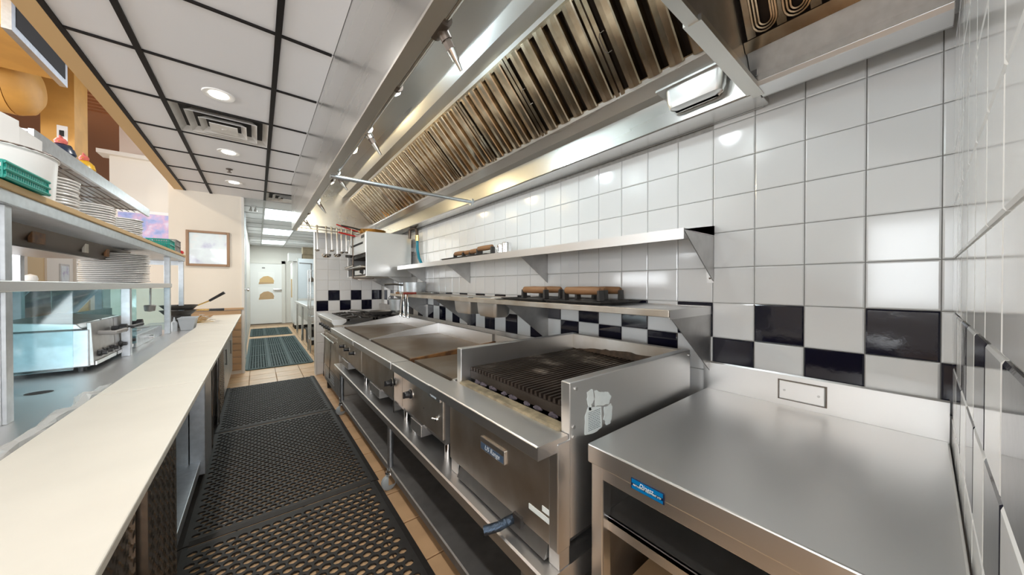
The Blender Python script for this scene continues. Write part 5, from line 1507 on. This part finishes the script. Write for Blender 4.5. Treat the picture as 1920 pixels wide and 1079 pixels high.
def vent(x0, x1, y0, y1, label, m_='vent'):
    t_ = thing('ceiling_vent', label, 'vent', ((x0 + x1) / 2, (y0 + y1) / 2, CZ - 0.03), 'ceiling air vents')
    cx, cy = (x0 + x1) / 2, (y0 + y1) / 2
    w, h = (x1 - x0) / 2 - 0.014, (y1 - y0) / 2 - 0.010
    MB().box(cx - w, cx + w, cy - h, cy + h, CZ + 0.05, CZ + 0.055).obj('vent_back', M['dark'], t_)
    for k, (s_, zl, dz) in enumerate([(1.0, CZ + 0.004, 0.045), (0.74, CZ - 0.004, 0.04), (0.50, CZ - 0.012, 0.035)]):
        a, b_ = w * s_, h * s_
        ia, ib = w * (s_ - 0.13), h * (s_ - 0.13)
        O = [(cx - a, cy - b_, zl), (cx + a, cy - b_, zl), (cx + a, cy + b_, zl), (cx - a, cy + b_, zl)]
        I = [(cx - ia, cy - ib, zl + dz), (cx + ia, cy - ib, zl + dz), (cx + ia, cy + ib, zl + dz), (cx - ia, cy + ib, zl + dz)]
        MB().add(O + I + [(p[0], p[1], p[2] + 0.003) for p in O], [(i, 4 + i, 4 + (i + 1) % 4, (i + 1) % 4) for i in range(4)] + [(8 + i, 8 + (i + 1) % 4, (i + 1) % 4, i) for i in range(4)]).obj('vent_cone', M[m_], t_)
    a, b_ = w * 0.30, h * 0.30
    MB().box(cx - a, cx + a, cy - b_, cy + b_, CZ - 0.016, CZ - 0.010).lathe((cx, cy, CZ - 0.016), [(0.02, 0), (0.012, -0.004), (0, -0.005)], 14).obj('vent_plate', M[m_], t_)


vent(GX[1], GX[2], 3.31, 3.915, 'square stepped ceiling vent between two downlights')
vent(GX[2], GX[3], 5.73, 6.335, 'farther stepped ceiling vent, by the corridor mouth')
for n, (y0, y1) in enumerate([(6.97, 8.12), (9.39, 10.54), (11.81, 12.96)]):
    t_ = thing('light_panel', ['nearest bright fluorescent ceiling panel in the corridor', 'middle fluorescent ceiling panel in the corridor', 'farthest fluorescent ceiling panel in the corridor'][n], 'ceiling light', (0.39, (y0 + y1) / 2, CZ), 'fluorescent panels in the corridor')
    x0, x1 = GX[2] + 0.02, GX[3] - 0.02
    MB().box(x0, x1, y0, y1, CZ + 0.004, CZ + 0.010).obj('diffuser', M['panel_glow'], t_)
    MB().box(x0 - 0.01, x1 + 0.01, y0 - 0.01, y1 + 0.01, CZ + 0.011, CZ + 0.05).obj('tray', M['white'], t_)
    lamp('AREA', 'light_panel_glow', (0.39, (y0 + y1) / 2, CZ - 0.005), 26, (0.90, 1.0, 0.98), 0.55, 1.1)
em = thing('emergency_light', 'small twin emergency lamp on the corridor ceiling', 'lamp', (-0.05, 6.9, CZ - 0.08))
MB().box(-0.08, -0.02, 6.86, 6.94, CZ - 0.02, CZ + 0.004).obj('lamp_base', M['white'], em)
for dx in (-0.03, 0.03):
    MB().lathe((-0.05 + dx, 6.88, CZ - 0.09), [(0.0, 0), (0.024, 0.002), (0.026, 0.012), (0.015, 0.04), (0.008, 0.075)], 14).obj('lamp_head', M['steel_dull'], em, smooth=True)

# ------------------------------------------------------------------ pictures
pf = thing('framed_picture', 'pale watercolour in a brown wooden frame on the cream wall', 'picture', (-0.545, 6.29, 1.59))
px0, px1, pz0, pz1 = -0.775, -0.318, 1.588, 2.085
MB().box(px0 + 0.03, px1 - 0.03, 6.285, 6.298, pz0 + 0.03, pz1 - 0.03).obj('print', M['art_pale'], pf)
MB().box(px0, px0 + 0.032, 6.27, 6.30, pz0, pz1).obj('frame_rail', M['frame_wood'], pf, bev=0.004)
MB().box(px1 - 0.032, px1, 6.27, 6.30, pz0, pz1).obj('frame_rail', M['frame_wood'], pf, bev=0.004)
MB().box(px0 + 0.032, px1 - 0.032, 6.27, 6.30, pz0, pz0 + 0.032).obj('frame_rail', M['frame_wood'], pf, bev=0.004)
MB().box(px0 + 0.032, px1 - 0.032, 6.27, 6.30, pz1 - 0.032, pz1).obj('frame_rail', M['frame_wood'], pf, bev=0.004)
p2 = thing('canvas_print', 'blue and pink canvas behind the plate stacks', 'picture', (-1.3, 7.98, 2.0))
MB().box(-1.75, -0.96, 7.97, 8.0, 2.02, 2.50).obj('print', M['art_blue'], p2)
MB().box(-1.76, -0.95, 7.965, 8.0, 2.50, 2.55).box(-1.76, -0.95, 7.965, 8.0, 1.98, 2.02).obj('white_border', M['paper'], p2)
p3 = thing('hall_notice', 'small framed notice between the two tan doors of the far hall', 'picture', (-3.84, 13.45, 1.35))
MB().box(-3.85, -3.83, 13.2, 13.7, 1.35, 1.85).obj('frame', M['steel_dull'], p3)
MB().box(-3.83, -3.826, 13.25, 13.65, 1.4, 1.8).obj('print', M['art_pale'], p3)
dm = thing('globe_lamp', 'small round white globe on a slim stand, seen through the pass', 'lamp', (-1.60, 4.95, 0))
MB().lathe((-1.60, 4.95, 1.33), [(0.02, 0), (0.036, 0.02), (0.042, 0.045), (0.034, 0.075), (0, 0.09)], 22).obj('globe', M['white'], dm, smooth=True)
MB().cyl((-1.60, 4.95, 0.0), (-1.60, 4.95, 1.33), 0.02, 14).obj('stand', M['pale'], dm, smooth=True)

# ------------------------------------------------------------------ ducts above the dining room
dk = thing('round_duct', 'orange painted spiral air duct above the dining room', 'duct', (-2.3, 6.2, 3.0))
MB().cyl((-5.2, 6.0, 3.55), (-2.02, 6.0, 3.45), 0.30, 32).obj('duct_tube', M['orange'], dk, smooth=True)
for k in range(9):
    xx = -4.6 + 0.3 * k
    c_ = 3.55 - (xx + 5.2) * 0.0314
    MB().tube([(xx + 0.1 * math.sin(a) * 0.3, 6.0 + 0.302 * math.cos(a), c_ + 0.302 * math.sin(a)) for a in [2 * math.pi * q / 24 for q in range(24)]], 0.006, 5, closed=True).obj('seam', M['orange'], dk)
MB().lathe((-2.02, 6.0, 3.45), [(0.30, 0), (0.27, 0.09), (0.18, 0.15), (0, 0.17)], 28, 'x').obj('end_cap', M['orange'], dk, smooth=True)
cl = thing('orange_column', 'orange painted square column with a switch plate', 'column', (-1.86, 6.6, 0))
MB().box(-2.02, -1.77, 6.5, 6.9, 2.75, 4.1).obj('casing', M['orange'], cl)
MB().box(-2.3, -1.77, 6.45, 6.95, 2.72, 2.80).obj('casing_foot', M['orange'], cl)
plt = MB().box(-1.90, -1.82, 6.488, 6.5, 3.08, 3.26).obj('switch_plate', M['paper'], cl)
MB().box(-1.88, -1.845, 6.48, 6.489, 3.13, 3.20).obj('switch', M['black'], plt)
rd = thing('box_duct', 'orange painted rectangular duct with open grey collar', 'duct', (-2.6, 5.0, 3.3))
MB().box(-4.6, -1.60, 4.6, 5.5, 3.42, 3.95).obj('duct_body', M['orange'], rd)
MB().box(-1.60, -1.55, 4.56, 5.54, 3.38, 3.99).obj('collar', M['galv'], rd)
MB().box(-1.552, -1.546, 4.62, 5.48, 3.44, 3.93).obj('opening', M['dark'], rd)
bm = thing('orange_joist', 'orange painted ceiling joist over the dining room', 'joist', (-1.6, 4.4, 3.6))
MB().box(-6.5, -0.95, 4.25, 4.4, 3.70, 3.98).obj('joist_body', M['tan'], bm)
for k in range(22):
    yy = 5.2 + 0.14 * k
    MB().box(-3.6, -0.95, yy, yy + 0.05, 4.07, 4.1).obj('deck_rib', M['orange_dk'], bpy.data.objects['ceiling_dining'])
# added pendant out of view, throws the beam's diagonal shadow on the picture wall
pd = thing('added_pendant', 'added warm pendant lamp, out of view beside the dining room ducts', 'lamp', (-2.35, 4.0, 3.55))
MB().lathe((-2.35, 4.0, 3.55), [(0.14, 0), (0.12, 0.08), (0.03, 0.14), (0.012, 0.16)], 20).obj('shade', M['orange'], pd, smooth=True)
MB().cyl((-2.35, 4.0, 3.7), (-2.35, 4.0, 4.1), 0.006, 8).obj('cable', M['black'], pd)
MB().lathe((-2.35, 4.0, 3.53), [(0, 0), (0.04, 0.02), (0.04, 0.06), (0, 0.08)], 14).obj('bulb', M['bulb_warm'], pd, smooth=True)
lamp('POINT', 'added_pendant_light', (-2.35, 4.0, 3.49), 70, (1.0, 0.86, 0.66), 0.06)

# ------------------------------------------------------------------ far corridor
d4 = thing('door_4', None, None, (0.24, 13.8, 0), kind='structure')
MB().box(-0.19, 0.66, 13.76, 13.80, 0.02, 2.05).obj('door_leaf', M['white'], d4, bev=0.004)
MB().box(0.66, 0.76, 13.74, 13.80, 0, 2.15).obj('door_frame', M['pale'], d4)
MB().box(-0.19, 0.76, 13.74, 13.80, 2.05, 2.15).obj('door_frame', M['pale'], d4)
MB().box(0.42, 0.66, 13.70, 13.76, 1.13, 1.19).obj('door_latch', M['chrome'], d4, bev=0.01)
for n, (z0, z1) in enumerate([(1.32, 1.76), (0.80, 1.25)]):
    t_ = thing('food_poster', ['poster of a bread roll, upper one on the white door', 'poster of a filled sandwich, lower one on the white door'][n], 'poster', (0.24, 13.755, z0), 'posters on the white door')
    MB().box(0.02, 0.46, 13.752, 13.76, z0, z1).obj('sheet', M['paper'], t_)
    MB().prism([(0.05, z0 + 0.10), (0.43, z0 + 0.08), (0.45, z0 + 0.14), (0.40, z0 + 0.25), (0.28, z0 + 0.31), (0.16, z0 + 0.29), (0.06, z0 + 0.20)], 'y', 13.748, 13.752).obj('picture_print', M['tan' if n == 0 else 'card'], t_)
    MB().prism([(0.03, z0 + 0.03), (0.44, z0 + 0.05), (0.44, z0 + 0.09), (0.04, z0 + 0.10)], 'y', 13.746, 13.752).obj('picture_print', M['card'], t_)
sg = tag(MB().box(0.12, 0.20, 13.752, 13.76, 1.88, 1.92).obj('door_sign', M['greyplastic']), 'small dark sign above the posters on the white door', 'sign')
rf = thing('upright_refrigerator', 'white upright refrigerator at the corridor end with cartons on top', 'refrigerator', (1.2, 12.2, 0))
MB().box(0.86, 1.75, 11.6, 12.5, 0.12, 2.02).obj('body', M['white'], rf, bev=0.01)
MB().box(0.83, 0.86, 11.62, 12.48, 0.2, 2.0).obj('door', M['white'], rf, bev=0.006)
MB().cyl((0.80, 11.7, 0.95), (0.80, 11.7, 1.5), 0.014, 10).obj('handle', M['tan'], rf, smooth=True)
MB().box(0.88, 1.7, 11.65, 12.45, 0, 0.12).obj('plinth', M['dark'], rf)
for n, (x0, x1, y0, y1, z0, z1, m_, lb_) in enumerate([(0.72, 1.05, 11.5, 11.9, 2.025, 2.27, 'white', 'white foam carton on the refrigerator'), (1.06, 1.34, 11.5, 11.85, 2.025, 2.24, 'card_dark', 'brown paper carton on the refrigerator, lower one'), (1.07, 1.33, 11.5, 11.82, 2.243, 2.46, 'card_dark', 'brown paper carton on top of another above the refrigerator')]):
    t_ = thing('storage_carton', lb_, 'box', ((x0 + x1) / 2, (y0 + y1) / 2, z0), 'cartons on the refrigerator')
    MB().box(x0, x1, y0, y1, z0, z1 - 0.02).obj('carton', M[m_], t_, bev=0.012)
    MB().box(x0 - 0.004, x1 + 0.004, y0 - 0.004, y1 + 0.004, z1 - 0.02, z1).obj('lid', M[m_], t_, bev=0.006)
gp_ = thing('splash_screen', 'tall pale green plastic panel standing in front of the refrigerator', 'panel', (1.15, 10.6, 0.9))
MB().box(0.86, 1.55, 10.6, 10.63, 0.95, 2.05).obj('sheet', M['lightgrey'], gp_)
MB().tube([(0.86, 10.6, 0.0), (0.86, 10.6, 2.06)], 0.012, 8).obj('upright', M['chrome'], gp_)
MB().tube([(0.9, 10.59, 1.93), (1.2, 10.59, 1.92)], 0.008, 8).obj('hook_rail', M['fitting'], gp_)
MB().tube([(1.18, 10.58, 1.92), (1.18, 10.58, 1.55)], 0.008, 8).lathe((1.18, 10.57, 1.40), [(0, 0), (0.06, 0.02), (0.06, 0.10), (0.02, 0.15)], 12).obj('hanging_scoop', M['fitting'], gp_)
sk_ = thing('dish_sink', 'stainless dish sink with round legs along the corridor right side', 'sink', (1.2, 8.8, 0))
MB().box(0.78, 1.5, 7.7, 10.4, 0.84, 0.90).obj('rim', M['steel'], sk_, bev=0.01)
for k in range(2):
    y0 = 8.0 + 1.15 * k
    MB().box(0.84, 1.44, y0, y0 + 0.95, 0.52, 0.84).obj('basin', M['steel_x'], sk_, bev=0.02)
MB().box(1.48, 1.51, 7.7, 10.4, 0.84, 1.15).obj('splash', M['steel'], sk_)
for yy in (7.78, 9.05, 10.32):
    MB().cyl((0.83, yy, 0), (0.83, yy, 0.84), 0.024, 12).obj('leg', M['chrome'], sk_, smooth=True)
    MB().cyl((1.43, yy, 0), (1.43, yy, 0.84), 0.024, 12).obj('leg', M['chrome'], sk_, smooth=True)
for n, (yy, x_) in enumerate([(7.3, 0.80), (6.6, 0.86)]):
    t_ = thing('rack_upright', ['slim chrome rack frame beside the dish sink', 'slim chrome rack frame just behind the tiled stub wall'][n], 'rack', (x_, yy, 0), 'chrome rack frames in the corridor')
    for dx in (0, 0.32):
        for dy in (0, 0.35):
            MB().cyl((x_ + dx, yy + dy, 0), (x_ + dx, yy + dy, 1.62), 0.013, 10).obj('post', M['chrome'], t_, smooth=True)
    for zz in (0.25, 0.7, 1.15, 1.6):
        MB().box(x_, x_ + 0.32, yy, yy + 0.35, zz, zz + 0.012).obj('rack_shelf', M['galv'], t_)
cr = thing('plastic_crate', 'dark plastic crate on the floor under the dish sink', 'crate', (1.05, 8.6, 0))
MB().box(0.88, 1.25, 8.3, 8.9, 0.0, 0.32).obj('crate_body', M['black'], cr, bev=0.01)
MB().box(0.86, 1.27, 8.28, 8.92, 0.30, 0.33).obj('crate_rim', M['black'], cr, bev=0.004)
